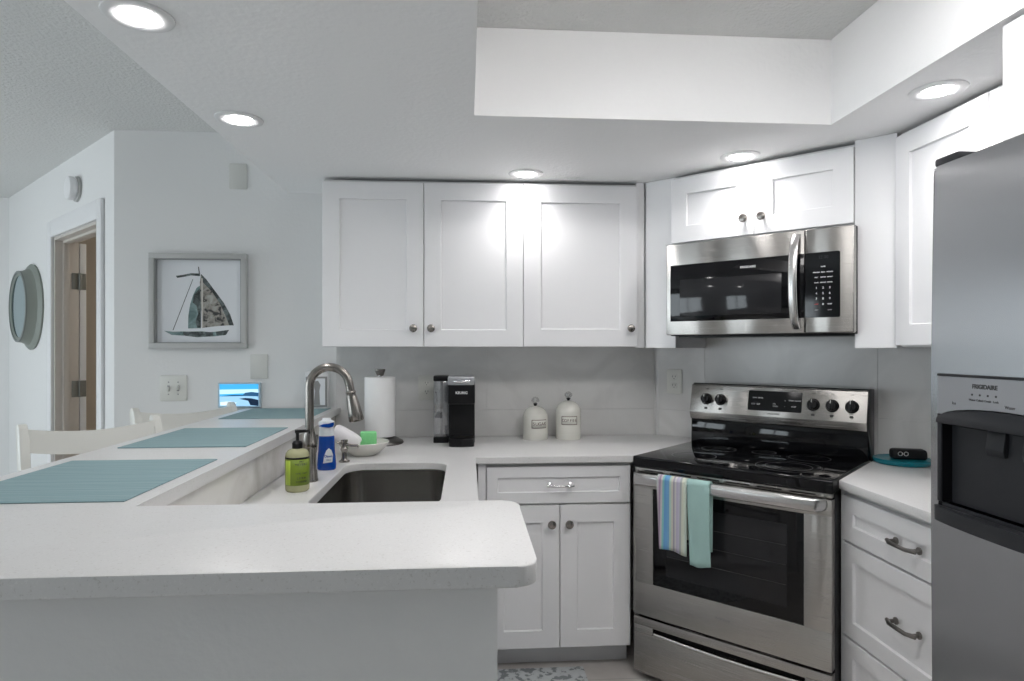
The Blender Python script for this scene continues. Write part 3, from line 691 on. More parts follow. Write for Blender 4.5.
for i, s in enumerate(('Water', 'Cubed', 'Crush', 'Lock')):
    text('marking', s, 0.0066, M['darkprint'], cpo, (0.122 + i * 0.020, -0.0034, 1.262))
    MB().lathe([(0, 0), (0.0022, 0), (0.0022, 0.0008), (0, 0.0008)], 10, (0.122 + i * 0.020, -0.003, 1.273), 'y').build('button', M['darkprint'], cpo)
text('marking', 'Ice', 0.009, M['darkprint'], cpo, (dx0 + 0.05, -0.0034, 1.251)); text('marking', 'Water', 0.009, M['darkprint'], cpo, (0.215, -0.0034, 1.2535))
rc = MB(); 
b = rc.bm
def recess(rc):
    b = rc.bm
    f0 = [(dx0 + 0.012, 0.0, rz0), (dx1 - 0.012, 0.0, rz0), (dx1 - 0.012, 0.0, rz1), (dx0 + 0.012, 0.0, rz1)]
    k0 = [(dx0 + 0.03, 0.06, rz0), (dx1 - 0.03, 0.06, rz0), (dx1 - 0.03, 0.06, rz1 - 0.02), (dx0 + 0.03, 0.06, rz1 - 0.02)]
    f = [b.verts.new(p) for p in f0]; k = [b.verts.new(p) for p in k0]
    for i in range(4): b.faces.new((f[i], f[(i + 1) % 4], k[(i + 1) % 4], k[i]))
    b.faces.new(k); return rc
recess(rc).build('recess', M['recess'], dbo)
for xx in (0.166, 0.252):
    pd = yzprism(MB(), [(0.012, 1.205), (0.006, 1.165), (0.010, 1.150), (0.016, 1.152), (0.022, 1.205)], xx - 0.022, xx + 0.022, 0.002); pd.build('paddle', M['grey_plastic'] if False else M['darkgrey'], dbo)
    MB().lathe([(0.016, 0), (0.010, -0.03), (0.007, -0.03), (0.012, 0)], 16, (xx, 0.03, 1.204)).build('nozzle', M['black'], dbo)
def tray_lip():
    bm = MB(); pts = [(dx0 - 0.004, -0.001), (dx1 + 0.004, -0.001)] + [(dcx + (dhw + 0.004) * math.cos(R(a)), -0.001 - 0.026 * math.sin(R(a)) ** 0.7) for a in range(6, 180, 6)]
    bm.prism(pts, 0.990, 1.022, 0.004); bm.box(dx0 + 0.012, -0.001, 1.005, dx1 - 0.012, 0.018, 1.030); return bm
tray_lip().build('drip_tray', M['darkgrey'], dbo)

# ------------------------------------------------------------------ recessed downlights
spots = [(-0.767, 1.55, ZS, 'recessed ceiling light nearest the camera, top left of the picture'), (-0.773, 2.23, ZS, 'recessed ceiling light over the sink side of the bar'),
         (0.262, 2.84, ZS, 'recessed ceiling light in front of the single-door wall cabinet'), (1.106, 2.52, ZS, 'recessed ceiling light in front of the cabinet over the microwave'), (1.418, 1.83, ZS, 'recessed ceiling light in front of the right wall cabinet'),
         (1.42, 0.1, ZS, 'added recessed ceiling light above the right side, unseen behind the camera')]  # this last downlight is added out of view for more brightness
sl = bpy.data.lights.new('beam', 'SPOT'); sl.energy = 3.6; sl.spot_size = R(150); sl.spot_blend = 1.0; sl.shadow_soft_size = 0.04; sl.color = (1.0, 0.975, 0.97)
base = None
for x, y, z, lab in spots:
    if base is None:
        r_ = base = thing('recessed_light', lab, 'ceiling light', (x, y, z), 0, 'recessed lights in the dropped ceiling')
        MB().lathe([(0.043, -0.0005), (0.078, -0.0005), (0.077, -0.004), (0.070, -0.007), (0.047, -0.0055), (0.043, -0.003), (0.043, -0.0005)], 48).build('trim_ring', M['white'], r_)
        MB().lathe([(0, -0.013), (0.018, -0.0125), (0.032, -0.0095), (0.040, -0.006), (0.043, -0.003), (0.043, -0.001), (0, -0.001)], 48).build('lens', M['lens'], r_)
        bo = bpy.data.objects.new('beam', sl); C.objects.link(bo); bo.parent = r_; bo.location = (0, 0, -0.052)
    else:
        r_ = base.copy(); C.objects.link(r_); r_.location = (x, y, z); r_['label'] = lab
        for ch in list(base.children):
            c = ch.copy(); C.objects.link(c); c.parent = r_

cf = thing('added_tray_light', 'added long white flush light on the raised tray ceiling, out of view', 'ceiling light', (0.646, 1.10, ZC), 0)  # unseen light added in the tray to brighten cabinets and counters
MB().box(-0.60, -0.16, -0.025, 0.60, 0.16, -0.0005, 0.004).build('housing', M['white'], cf)
MB().box(-0.585, -0.145, -0.075, 0.585, 0.145, -0.0255, 0.02, 3).build('diffuser', M['diff'], cf)

# ------------------------------------------------------------------ bar: placemats and stools
for nm, y, L_, lab in (('placemat', 1.54, 0.470, 'woven aqua placemat nearest the camera on the bar'), ('placemat', 2.225, 0.46, 'woven aqua placemat in the middle of the bar'), ('placemat', 2.995, 0.44, 'woven aqua placemat at the wall end of the bar')):
    o = MB().box(-0.188, -L_ / 2, 0, 0.188, L_ / 2, 0.003, 0.001, 1).build(nm, M['mat']); o.location = (-0.860, y, 1.0672)
    tag(o, lab, 'placemat', 'placemats on the bar')
def stool(label, loc, rz):
    t = thing('bar_stool', label, 'stool', loc, rz, 'bar stools')
    s = MB(); s.plate
    pts = [(-0.20, 0.19), (-0.185, 0.20), (0.185, 0.20), (0.20, 0.19)] + arc(0.215 - 0.06, -0.20 + 0.06, 0.06, 0, -90, 6) + arc(-0.215 + 0.06, -0.20 + 0.06, 0.06, -90, -180, 6)
    s.prism(pts, 0.725, 0.76, 0.010, 3); s.build('seat', M['stool'], t)
    for sx in (-1, 1):
        MB().tube([(sx * 0.165, -0.155, 0.725), (sx * 0.185, -0.175, 0.40), (sx * 0.20, -0.195, 0)], [0.020, 0.019, 0.016], 14).build('leg', M['stool'], t)
        MB().tube([(sx * 0.175, 0.165, 0.725), (sx * 0.185, 0.185, 0.40), (sx * 0.20, 0.205, 0)], [0.020, 0.019, 0.016], 14).build('leg', M['stool'], t)
        # back post: flat board with a rounded top
        b = MB(); prof = []
        pf = [(0.150, 0.745), (0.150, 0.80), (0.166, 0.90), (0.180, 1.0), (0.196, 1.06), (0.212, 1.090), (0.232, 1.103), (0.254, 1.100), (0.264, 1.080), (0.246, 1.0), (0.222, 0.90), (0.200, 0.80), (0.198, 0.745)]
        yzprism(b, pf, sx * 0.213 - 0.014, sx * 0.213 + 0.014, 0.004)
        b.build('back_post', M['stool'], t)
    def crail(z0, z1, bow, th=0.02):
        b = MB(); bm = b.bm; n = 16; rows = []
        for i in range(n + 1):
            u = -1 + 2 * i / n; x = 0.202 * u; y = 0.208 + bow * (1 - u * u) + (z0 - 1.03) * 0.25; dip = -0.020 * (1 - u * u)
            rows.append([bm.verts.new((x, y - th / 2, z0 + dip)), bm.verts.new((x, y + th / 2, z0 + dip)), bm.verts.new((x, y + th / 2 + 0.012, z1 + dip)), bm.verts.new((x, y - th / 2 + 0.012, z1 + dip))])
        for p, q in zip(rows, rows[1:]):
            for k in range(4): bm.faces.new((p[k], p[(k + 1) % 4], q[(k + 1) % 4], q[k]))
        bm.faces.new(rows[0][::-1]); bm.faces.new(rows[-1]); return b
    crail(1.005, 1.085, -0.012).build('top_rail', M['stool'], t)
    crail(0.86, 0.90, 0.0).build('back_rail', M['stool'], t)
    q = MB()
    q.tube([(-0.192, -0.186, 0.25), (0.192, -0.186, 0.25)], 0.012, 10); q.tube([(-0.190, -0.18, 0.33), (-0.190, 0.19, 0.33)], 0.010, 10); q.tube([(0.190, -0.18, 0.33), (0.190, 0.19, 0.33)], 0.010, 10); q.tube([(-0.19, 0.19, 0.28), (0.19, 0.19, 0.28)], 0.010, 10)
    q.build('stretcher', M['stool'], t)
    return t
stool('cream painted bar stool with curved back rail, nearer the camera at the bar', (-1.232, 2.315, 0), R(43.3))
stool('cream painted bar stool with curved back rail, by the wall with the sailboat picture', (-1.150, 2.910, 0), R(43.3))

# ------------------------------------------------------------------ sink tools
fc = thing('faucet', 'brushed nickel pull-down gooseneck faucet behind the sink', 'faucet', (-0.537, 2.225, 0.914))
MB().lathe([(0, 0), (0.029, 0), (0.029, 0.006), (0.027, 0.010), (0.0255, 0.035), (0.023, 0.04), (0.0225, 0.115), (0.026, 0.120), (0.0265, 0.128), (0.024, 0.134), (0.0205, 0.155), (0.0165, 0.172), (0.0165, 0.178), (0, 0.178)], 32).build('body', M['nickel'], fc)
ra = 0.067; zt = 0.914
pts = [(0, 0, 0.175), (0, 0, 0.25), (0, 0, 0.322)] + [(ra - ra * math.cos(R(a)), 0, 0.322 + ra * math.sin(R(a))) for a in range(10, 171, 10)]
e = Vector(pts[-1]); dr_ = Vector((math.sin(R(11)), 0, -math.cos(R(11))))
pts.append(tuple(e + dr_ * 0.030))
MB().tube(pts, 0.0145, 20).build('spout', M['nickel'], fc, 60)
hpts = [tuple(e + dr_ * q) for q in (0.028, 0.032, 0.038, 0.048, 0.105, 0.128, 0.133)]
MB().tube(hpts, [0.0165, 0.0180, 0.0155, 0.0180, 0.0245, 0.0258, 0.0225], 22).build('spray_head', M['nickel'], fc, 40)
MB().tube([(0.0, 0.02, 0.08), (0.0, 0.045, 0.082), (0.004, 0.055, 0.095), (0.01, 0.062, 0.15)], [0.012, 0.012, 0.008, 0.006], 14).build('lever', M['nickel'], fc)
sd = thing('soap_dispenser', 'small brushed nickel deck soap pump beside the sink', 'soap pump', (-0.488, 2.585, 0.914), R(-12))
MB().lathe([(0, 0), (0.021, 0), (0.022, 0.004), (0.014, 0.008), (0.010, 0.018), (0.0095, 0.038), (0.014, 0.044), (0.016, 0.052), (0.011, 0.060), (0.011, 0.078), (0.014, 0.082), (0.013, 0.088), (0, 0.089)], 24).build('body', M['nickel'], sd)
MB().tube([(-0.03, 0, 0.078), (-0.005, 0, 0.072), (0.03, 0, 0.066), (0.055, 0, 0.066), (0.06, 0, 0.060)], [0.005, 0.006, 0.0055, 0.005, 0.0045], 12).build('spout', M['nickel'], sd)
# hand soap
sb = thing('soap_bottle', 'olive green hand soap bottle with black pump left of the sink', 'bottle', (-0.540, 2.080, 0.914), R(12)); sb.scale = (0.94, 0.94, 1.0)
MB().lathe([(0, 0), (0.034, 0), (0.0385, 0.004), (0.0395, 0.012), (0.0395, 0.108), (0.038, 0.120), (0.032, 0.129), (0.020, 0.134), (0.016, 0.136), (0, 0.136)], 40).build('bottle', M['soap'], sb)
def wrap(name, m, parent, r, z0, z1, a0, a1, n=20):
    b = MB(); bm = b.bm
    lo = [bm.verts.new((r * math.cos(R(a0 + (a1 - a0) * i / n)), r * math.sin(R(a0 + (a1 - a0) * i / n)), z0)) for i in range(n + 1)]
    hi = [bm.verts.new((v.co.x, v.co.y, z1)) for v in lo]
    for i in range(n): bm.faces.new((lo[i], lo[i + 1], hi[i + 1], hi[i]))
    o = b.build(name, m, parent, 60); s = o.modifiers.new('t', 'SOLIDIFY'); s.thickness = 0.0004; return o
lb = wrap('label', M['label'], sb, 0.0398, 0.022, 0.106, 180, 372, 30)
wrap('label_band', M['label2'], lb, 0.0401, 0.024, 0.100, 205, 238, 8)
wrap('label_rim', M['black'], lb, 0.0401, 0.104, 0.110, 170, 375, 30)
def cyl_text(s, size, z, a, r, m, parent):   # a word laid on the cylinder letter by letter
    n = len(s); step = size * 0.66 / r
    for i, ch in enumerate(s):
        if ch == ' ': continue
        an = R(a) + (i - (n - 1) / 2) * step
        text('lettering', ch, size, m, parent, (r * math.cos(an), r * math.sin(an), z), (R(90), 0, an + R(90)))
for s, sz, z in (("MRS", 0.008, 0.097), ("MEYERS", 0.0105, 0.088), ('HAND SOAP', 0.0065, 0.060), ('LEMON', 0.0095, 0.045), ('VERBENA', 0.0085, 0.034)):
    cyl_text(s, sz, z, 292, 0.0403, M['darkprint'], lb)
pm = MB(); pm.lathe([(0, 0.134), (0.0175, 0.134), (0.0175, 0.152), (0.013, 0.158), (0.0055, 0.160), (0.0055, 0.184), (0.0085, 0.186), (0.0085, 0.192), (0, 0.193)], 24)
pm.tube([(-0.008, 0, 0.1885), (0.02, 0, 0.1885), (0.036, 0, 0.1875), (0.039, 0, 0.181)], [0.006, 0.005, 0.0045, 0.004], 10); pmo = pm.build('pump', M['black'], sb)
pmo.rotation_euler.z = R(5)
# blue dish detergent
db = thing('detergent_bottle', 'blue dish detergent bottle with white cap behind the faucet', 'bottle', (-0.524, 2.43, 0.914), R(8)); db.scale = (0.92, 0.92, 0.96)
MB().lathe([(0, 0), (0.033, 0), (0.037, 0.004), (0.038, 0.02), (0.036, 0.045), (0.033, 0.075), (0.0315, 0.105), (0.031, 0.128), (0.029, 0.132), (0, 0.132)], 36, sy=0.72).build('bottle', M['blue'], db)
MB().lathe([(0, 0.132), (0.0295, 0.132), (0.028, 0.150), (0.028, 0.166), (0.031, 0.176), (0.030, 0.188), (0.018, 0.192), (0.016, 0.200), (0, 0.201)], 32, sy=0.75).build('cap', M['capwhite'], db)
MB().plate([(-0.030, 0.172), (-0.014, 0.168), (0.010, 0.165), (0.026, 0.168), (0.031, 0.176), (0.030, 0.186), (0.010, 0.181), (-0.012, 0.179)], -0.0265, -0.015, 0.001).build('cap_swoosh', M['blue'], db)
lb = MB(); lb.plate([(-0.012, 0.028), (0.024, 0.032), (0.026, 0.060), (0.020, 0.078), (0.010, 0.086), (0.0, 0.076), (-0.008, 0.055)], -0.0275, -0.018, 0.001)
lbo = lb.build('label', M['capwhite'], db)
text('lettering', 'Dawn', 0.013, M['blue'], lbo, (0.009, -0.0279, 0.055), bold=0.0004)
text('lettering', 'Ultra', 0.009, M['blue'], lbo, (0.010, -0.0279, 0.041))
# dish with sponge and rolled cloth
bw = tag(MB().lathe([(0, 0), (0.050, 0), (0.053, 0.004), (0.075, 0.018), (0.098, 0.040), (0.106, 0.056), (0.104, 0.058), (0.095, 0.044), (0.072, 0.024), (0.05, 0.010), (0, 0.008)], 48).build('bowl', M['bowl']), 'shallow cream ceramic dish beside the sink', 'bowl')
bw.location = (-0.437, 2.75, 0.914)
ro = MB(); ro.lathe([(0, -0.066), (0.022, -0.064), (0.030, -0.056), (0.033, -0.035), (0.032, 0.03), (0.028, 0.052), (0.020, 0.060), (0.008, 0.060), (0, 0.056)], 28)
ro = ro.build('rolled_cloth', M['cloth']); ro.location = (-0.505, 2.735, 0.9905); ro.rotation_euler = (R(0), R(118), R(-8)); tag(ro, 'rolled white cloth lying in the cream dish', 'cloth')
sg = MB().box(-0.034, -0.020, -0.034, 0.034, 0.020, 0.034, 0.006).build('sponge', M['green']); sg.location = (-0.420, 2.760, 0.977); sg.rotation_euler = (R(3), R(0), R(10)); tag(sg, 'bright green sponge standing in the cream dish', 'sponge')
# paper towel holder and roll
ph = thing('paper_towel_holder', 'upright paper towel holder with weighted dark metal base', 'paper towel holder', (-0.413, 3.075, 0.914))
MB().lathe([(0, 0), (0.108, 0), (0.112, 0.004), (0.108, 0.012), (0.085, 0.024), (0.05, 0.032), (0.02, 0.035), (0, 0.035)], 48).build('base', M['pewter'], ph)
MB().lathe([(0, 0.034), (0.008, 0.034), (0.008, 0.325), (0, 0.325)], 16).build('rod', M['chrome'], ph)
MB().lathe([(0, 0.322), (0.016, 0.322), (0.018, 0.328), (0.023, 0.342), (0.025, 0.348), (0.024, 0.353), (0, 0.354)], 28).build('knob', M['pewter'], ph)
pr = MB().lathe([(0.021, 0.0), (0.071, 0.0), (0.072, 0.003), (0.072, 0.277), (0.071, 0.280), (0.021, 0.280), (0.021, 0)], 56).build('paper_towel_roll', M['papertowel'])
pr.location = (-0.413, 3.075, 0.9495); tag(pr, 'full roll of white paper towels standing on its holder', 'paper towels')

# ------------------------------------------------------------------ coffee maker
km = thing('coffee_maker', 'slim black single-cup coffee maker with clear water tank', 'coffee maker', (-0.025, 2.985, 0.914))
bd_ = MB(); bd_.box(-0.062, 0.055, 0.0, 0.062, 0.20, 0.318, 0.006, 2); bd_.box(-0.062, -0.045, 0.195, 0.062, 0.06, 0.30, 0.006, 2)
bd_.prism([(-0.058, 0.06), (0.058, 0.06)] + arc(0.058 - 0.02, -0.038, 0.02, 0, -70, 5) + [(0, -0.064)] + arc(-0.058 + 0.02, -0.038, 0.02, -110, -180, 5), 0.0, 0.036, 0.003)
bd_.build('body', M['black'], km)
MB().box(-0.050, 0.0525, 0.036, 0.050, 0.0555, 0.195).build('cup_bay', M['blackm'], km)
MB().box(-0.063, -0.047, 0.282, 0.061, 0.12, 0.322, 0.006, 2).build('brew_head', M['grey_plastic'], km)
MB().tube([(-0.035, -0.045, 0.300), (-0.02, -0.056, 0.299), (0.02, -0.056, 0.299), (0.036, -0.045, 0.300)], 0.006, 12).build('head_handle', M['chrome'], km)
text('brand_lettering', 'KEURIG', 0.016, M['white'], km, (0.0, -0.0456, 0.247), bold=0.0004)
MB().lathe([(0, 0.036), (0.03, 0.036), (0.034, 0.039), (0, 0.039)], 24, (0, 0.0, 0)).build('drip_plate', M['pewter'], km)
tk = MB(); tk.box(-0.134, 0.075, 0.028, -0.064, 0.185, 0.295, 0.006, 2); tko = tk.build('water_tank', M['tank'], km)
MB().box(-0.135, 0.074, 0.295, -0.0635, 0.186, 0.320, 0.004).build('tank_lid', M['black'], tko)
MB().box(-0.135, 0.074, 0.0, -0.0635, 0.186, 0.028, 0.003).build('tank_base', M['black'], tko)
MB().tube([(-0.098, 0.13, 0.03), (-0.098, 0.13, 0.29)], 0.006, 10).build('inner_tube', M['greyprint'], tko)

# canisters
def canister(label, x, s, word, turn):
    t = thing('canister', label, 'canister', (x, 3.165, 0.914), R(turn), 'cream canisters')
    H = 0.125 * s; r = 0.063
    MB().lathe([(0, 0), (r * 0.97, 0), (r, 0.004), (r, 0.03), (r * 0.99, H), (r * 0.93, H * 1.12), (r * 0.90, H * 1.14), (0, H * 1.14)], 48).build('body', M['ceramic'], t)
    z = H * 1.14
    MB().lathe([(0, z), (r * 0.90, z), (r * 0.80, z + 0.013), (r * 0.55, z + 0.026), (r * 0.25, z + 0.033), (0, z + 0.034)], 40).build('lid', M['ceramic'], t)
    MB().lathe([(0, z + 0.032), (0.005, z + 0.033), (0.011, z + 0.044), (0.008, z + 0.047), (0, z + 0.047)], 16).build('knob_stem', M['black'], t)
    MB().lathe([(0, z + 0.046), (0.012, z + 0.049), (0.020, z + 0.058), (0.019, z + 0.068), (0.009, z + 0.077), (0, z + 0.079)], 20).build('knob', M['knobglass'], t)
    zl = H * 0.70; w_ = 37
    pl = wrap('label_plate', M['brownprint'], t, r + 0.0004, zl - 0.021, zl + 0.021, 270 - w_, 270 + w_, 16)
    wrap('label_ground', M['ceramic'], pl, r + 0.0009, zl - 0.0180, zl + 0.0180, 270 - w_ + 3, 270 + w_ - 3, 16)
    cyl_text(word, 0.0225 if len(word) < 6 else 0.0195, zl, 270, r + 0.0014, M['brownprint'], pl)
canister('cream ceramic canister lettered SUGAR, the shorter one by the coffee maker', 0.340, 0.92, 'SUGAR', 14)
canister('cream ceramic canister lettered COFFEE, the taller one by the range', 0.506, 1.10, 'COFFEE', -4)

# tray with black pouch
o = MB().lathe([(0, 0), (0.095, 0), (0.101, 0.003), (0.104, 0.012), (0.1045, 0.018), (0.102, 0.020), (0.098, 0.018), (0.0, 0.016)], 56).build('tray', M['teal']); o.location = (1.7145, 2.400, 0.9142); o.scale = (1, 1, 1)
tag(o, 'round teal plastic tray on the counter beside the refrigerator', 'tray')
pc = thing('pouch', 'small folded black pouch lying on the teal tray', 'pouch', (1.735, 2.400, 0.9302), R(-20))
f = MB(); f.box(-0.062, -0.028, 0, 0.062, 0.028, 0.040, 0.012, 3); f.build('pouch_body', M['blackm'], pc)
q = MB()
for x in (-0.035, -0.015): q.lathe([(0.006, 0), (0.009, 0), (0.009, 0.002), (0.006, 0.002), (0.006, 0)], 16, (x, -0.028, 0.024), 'y')
q.build('snap', M['chrome'], pc)
# rug
o = MB().box(-0.22, -0.40, 0, 0.22, 0.40, 0.008, 0.003).build('rug', M['rug']); o.location = (0.275, 2.30, 0.0002); tag(o, 'grey and white mottled kitchen rug on the aisle floor', 'rug')

# ------------------------------------------------------------------ wall things
def on_back(px_x, z): return (px_x, YB - 0.0005, z)
# sailboat picture
pf = thing('picture', 'square grey framed sailboat collage on the wall left of the cabinets', 'picture', (-1.327, YB - 0.0005, 1.60))
hwp, hhp = 0.234, 0.235
f = MB(); fwp = 0.026
f.box(-hwp, -0.035, hhp - fwp, hwp, 0, hhp, 0.002); f.box(-hwp, -0.035, -hhp, hwp, 0, -hhp + fwp, 0.002); f.box(-hwp, -0.035, -hhp + fwp, -hwp + fwp, 0, hhp - fwp, 0.002); f.box(hwp - fwp, -0.035, -hhp + fwp, hwp, 0, hhp - fwp, 0.002)
f.build('frame', M['frame'], pf)
f = MB(); e0 = hwp - fwp; e1 = hhp - fwp; q_ = 0.004
f.box(-e0, -0.030, e1 - q_, e0, -0.002, e1); f.box(-e0, -0.030, -e1, e0, -0.002, -e1 + q_); f.box(-e0, -0.030, -e1, -e0 + q_, -0.002, e1); f.box(e0 - q_, -0.030, -e1, e0, -0.002, e1); f.build('inner_edge', M['frame_in'], pf)
pa = MB().box(-e0 + 0.001, -0.006, -e1 + 0.001, e0 - 0.001, -0.002, e1 - 0.001).build('paper', M['paper'], pf)
def artmat(name, stops, sc):
    m = mat(name, (0.4, 0.4, 0.4), 0.7); tc = N(m, 'ShaderNodeTexCoord'); n = N(m, 'ShaderNodeTexNoise'); n.inputs['Scale'].default_value = sc; n.inputs['Detail'].default_value = 6; n.inputs['Distortion'].default_value = 1.0
    L(m, tc.outputs['Object'], n.inputs['Vector']); ramp_color(m, n.outputs[0], stops); return m
A1 = artmat('collage_map', [(0.40, (0.05, 0.05, 0.05)), (0.47, (0.30, 0.28, 0.25)), (0.58, (0.38, 0.37, 0.34)), (0.7, (0.46, 0.46, 0.43))], 26)
A2 = artmat('collage_dark', [(0.35, (0.03, 0.035, 0.035)), (0.55, (0.10, 0.12, 0.12)), (0.7, (0.22, 0.26, 0.26))], 30)
A3 = artmat('collage_teal', [(0.35, (0.13, 0.20, 0.20)), (0.6, (0.26, 0.36, 0.36)), (0.7, (0.40, 0.48, 0.47))], 24)
# picture coordinates: crop pixels (712 wide for 115 px) to metres
def pc_(x, y): return ((x - 345) / 605 * 0.468, -(y - 342) / 590 * 0.472)
def art(name, pts, m, k): MB().plate([pc_(*p) for p in pts], -0.0068 - 0.0004 * k, -0.006).build(name, m, pa)
art('mainsail', [(352, 178), (380, 205), (430, 275), (480, 345), (525, 420), (548, 490), (440, 498), (360, 508), (350, 330), (345, 230)], A1, 0)
art('sail_edge', [(352, 172), (385, 205), (440, 278), (495, 352), (535, 425), (558, 492), (530, 492), (505, 430), (470, 355), (420, 280), (365, 225)], A2, 1)
art('foresail', [(345, 245), (352, 330), (352, 510), (272, 512), (274, 430), (285, 360), (305, 300), (325, 260)], A3, 0)
art('foresail_shade', [(345, 262), (350, 330), (352, 505), (330, 508), (318, 470), (335, 420), (325, 370), (300, 350), (310, 300)], A2, 1)
art('mast', [(354, 200), (364, 200), (366, 505), (358, 505)], mat('pale_mast', (0.62, 0.60, 0.55), 0.7), 2)
art('mast_tip', [(334, 128), (339, 128), (348, 185), (342, 185)], A2, 2)
art('pennant', [(205, 198), (196, 185), (235, 180), (290, 168), (345, 170), (345, 186), (290, 182), (240, 192)], A2, 1)
art('hull', [(122, 526), (175, 532), (245, 530), (360, 536), (440, 532), (528, 520), (508, 552), (440, 560), (330, 566), (240, 556), (170, 552)], A3, 0)
art('hull_band', [(240, 532), (360, 530), (425, 536), (430, 560), (330, 566), (245, 556)], A2, 1)
art('hull_stern', [(445, 532), (528, 520), (508, 552), (450, 552)], A2, 1)
art('rigging', [(300, 205), (303, 207), (180, 524), (176, 522)], A2, 0)
# wall plates
def wplate(label, name, x, z, w_, h_, m, kind):
    t = thing(name, label, 'wall plate' if kind == 'blank' else ('light switch' if kind == 'switch' else 'outlet'), (x, YB - 0.0003, z))
    MB().plate(rrect(-w_ / 2, -h_ / 2, w_ / 2, h_ / 2, 0.005, 3), -0.006, 0, 0.0015).build('plate', m, t)
    return t
t = wplate('double light switch plate under the sailboat picture', 'light_switch', -1.455, 1.167, 0.130, 0.128, M['plate'], 'switch')
for x, dz_ in ((-0.023, -0.004), (0.023, 0.004)):
    s = MB(); s.box(x - 0.005, -0.016, -0.012 + dz_, x + 0.005, -0.006, 0.012 + dz_, 0.002); s.build('toggle', M['plate2'], t)
    s = MB(); s.box(x - 0.006, -0.0066, -0.014, x + 0.006, -0.0058, 0.014); s.build('toggle_slot', M['frame_in'], t)
    for zz in (-0.03, 0.03): MB().lathe([(0, 0), (0.0035, 0), (0.003, 0.001), (0, 0.0012)], 10, (x, -0.006, zz), 'y').build('screw', M['frame_in'], t)
wplate('blank painted wall plate just right of and below the sailboat picture', 'blank_plate', -1.040, 1.274, 0.086, 0.124, M['plate2'], 'blank')
wplate('blank painted wall plate high up under the edge of the dropped ceiling', 'blank_plate', -1.142, 2.226, 0.086, 0.128, M['plate2'], 'blank')
def outlet(label, loc, rz, dark=False):
    t = thing('outlet', label, 'outlet', loc, rz)
    MB().plate(rrect(-0.042, -0.062, 0.042, 0.062, 0.005, 3), -0.006, 0, 0.0015).build('plate', M['plate'], t)
    for z in (-0.022, 0.022):
        f = MB().plate(rrect(-0.016, z - 0.0145, 0.016, z + 0.0145, 0.008, 4), -0.008, -0.005, 0.0005).build('receptacle', M['plate'], t)
        q = MB(); q.box(-0.008, -0.0084, z - 0.001, -0.0055, -0.0076, z + 0.008); q.box(0.0055, -0.0084, z - 0.001, 0.008, -0.0076, z + 0.008); q.lathe([(0, 0), (0.0025, 0), (0.0025, 0.0006), (0, 0.0006)], 10, (0, -0.0078, z - 0.007), 'y'); q.build('slots', M['hole'], f)
    return t
outlet('white wall outlet on the backsplash left of the range', (*ds(SD - T - 0.0005, -1.512), 1.196), R(-45))
outlet('white wall outlet on the back wall partly behind the coffee maker', (-0.205, YB - T - 0.0005, 1.165), 0)
# small screen with a seascape, on the wall at the end of the bar
st = thing('digital_photo_frame', 'small lit screen showing a blue seascape at the wall end of the bar', 'digital frame', (-1.133, YB - 0.004, 1.132))
MB().plate(rrect(-0.103, -0.062, 0.103, 0.062, 0.004, 3), -0.014, 0.0035, 0.002).build('bezel', mat('silver_blue_bezel', (0.45, 0.58, 0.66), 0.4), st)
scr = MB().box(-0.094, -0.0150, -0.054, 0.094, -0.0138, 0.055).build('screen', emit('screen_sky', (0.05, 0.40, 0.80), 0.9), st)
def sc(pts, m, k): MB().plate(pts, -0.0151 - 0.0002 * k, -0.0148).build('image_area', m, scr)
sc([(-0.094, 0.005), (0.094, 0.012), (0.094, 0.030), (-0.094, 0.028)], emit('screen_haze', (0.45, 0.75, 0.92), 1.0), 1)
sc([(-0.094, -0.054), (0.094, -0.054), (0.094, -0.004), (-0.094, -0.006)], emit('screen_water', (0.30, 0.55, 0.78), 0.9), 1)
sc([(-0.094, -0.006), (-0.03, 0.002), (0.02, 0.002), (0.03, 0.012), (0.06, 0.016), (0.094, 0.012), (0.094, -0.006), (0.02, -0.004)], emit('screen_hills', (0.02, 0.12, 0.28), 0.6), 2)
sc([(0.0, -0.018), (0.03, -0.014), (0.06, -0.016), (0.094, -0.024), (0.094, -0.054), (0.055, -0.05), (0.045, -0.028)], emit('screen_rocks', (0.005, 0.03, 0.09), 0.4), 3)
sc([(-0.09, -0.050), (-0.03, -0.050), (-0.01, -0.038), (-0.04, -0.030), (-0.09, -0.034)], emit('screen_foam', (0.65, 0.80, 0.92), 0.95), 3)
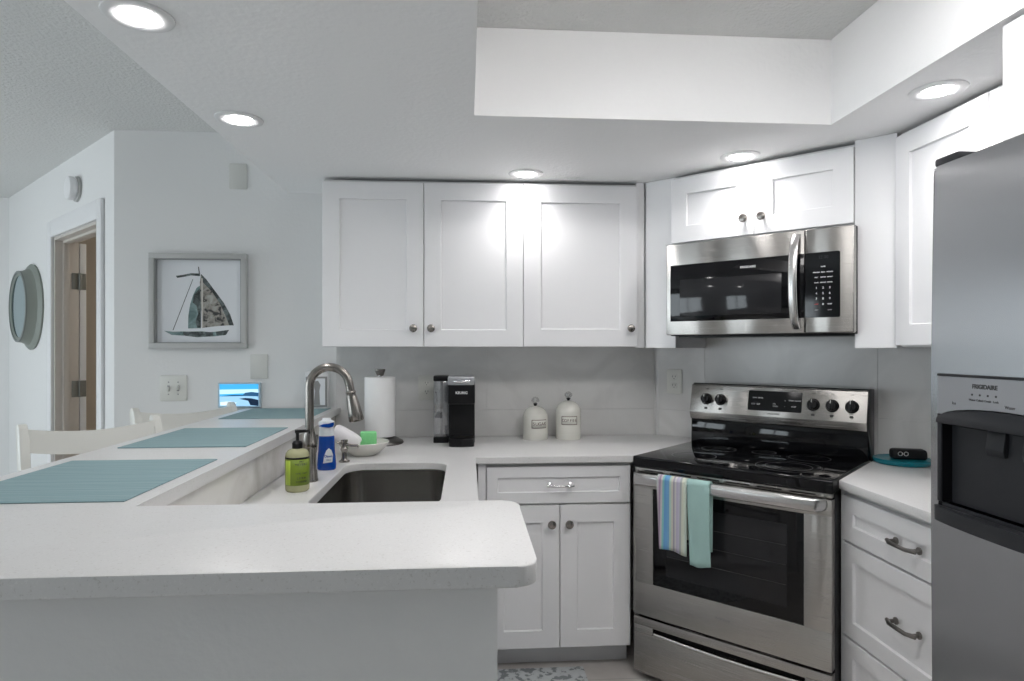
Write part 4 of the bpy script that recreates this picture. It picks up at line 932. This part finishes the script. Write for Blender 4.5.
# white stand with a small framed photograph
ws = thing('photo_stand', 'white block photo stand with small grey framed picture on the bar end', 'photo stand', (-0.735, 3.19, 1.0672), R(6))
MB().box(-0.055, -0.01, 0, 0.055, 0.055, 0.185, 0.006).build('block', M['trim'], ws)
f = MB(); f.box(-0.05, -0.018, 0.012, 0.05, -0.0105, 0.160, 0.002); fo = f.build('frame', M['frame_in'], ws)
MB().box(-0.041, -0.0195, 0.021, 0.041, -0.0175, 0.151).build('print', M['paper'], fo)
MB().plate([(-0.012, 0.022), (0.018, 0.022), (0.014, 0.09), (0.020, 0.12), (0.008, 0.140), (-0.006, 0.138), (-0.012, 0.115), (-0.006, 0.09)], -0.0202, -0.0192).build('print_figure', M['greyprint'], fo)
# smoke alarm and porthole mirror on the diagonal wall
sa = thing('smoke_alarm', 'round white smoke alarm on the wall above the doorway', 'smoke alarm', (*ds(SL - 0.0005, -4.13), 2.245), R(-45))
MB().lathe([(0, 0), (0.070, 0), (0.070, 0.012), (0.062, 0.016), (0, 0.016)], 40, axis='y').build('base', M['frame'], sa)
MB().lathe([(0, 0.016), (0.060, 0.016), (0.064, 0.024), (0.066, 0.040), (0.060, 0.052), (0.030, 0.056), (0, 0.057)], 40, axis='y').build('cover', M['trim'], sa)
pm_ = thing('porthole_mirror', 'round porthole style mirror in weathered grey-green frame left of the doorway', 'mirror', (*ds(SL - 0.0005, -5.09), 1.632), R(-45))
pm_.scale = (0.96, 0.9, 0.97)
MB().lathe([(0.20, 0.0), (0.285, 0.0), (0.288, 0.012), (0.276, 0.022), (0.255, 0.030), (0.240, 0.060), (0.236, 0.085), (0.226, 0.088), (0.205, 0.082), (0.200, 0.05), (0.200, 0)], 64, axis='y').build('frame', M['porthole'], pm_)
MB().lathe([(0.220, 0.087), (0.237, 0.084), (0.236, 0.091), (0.222, 0.093), (0.219, 0.088)], 64, axis='y').build('rim', M['porthole_dark'], pm_)
MB().lathe([(0, 0.079), (0.206, 0.079), (0.206, 0.074), (0, 0.074)], 64, axis='y').build('mirror_glass', M['mirror'], pm_)
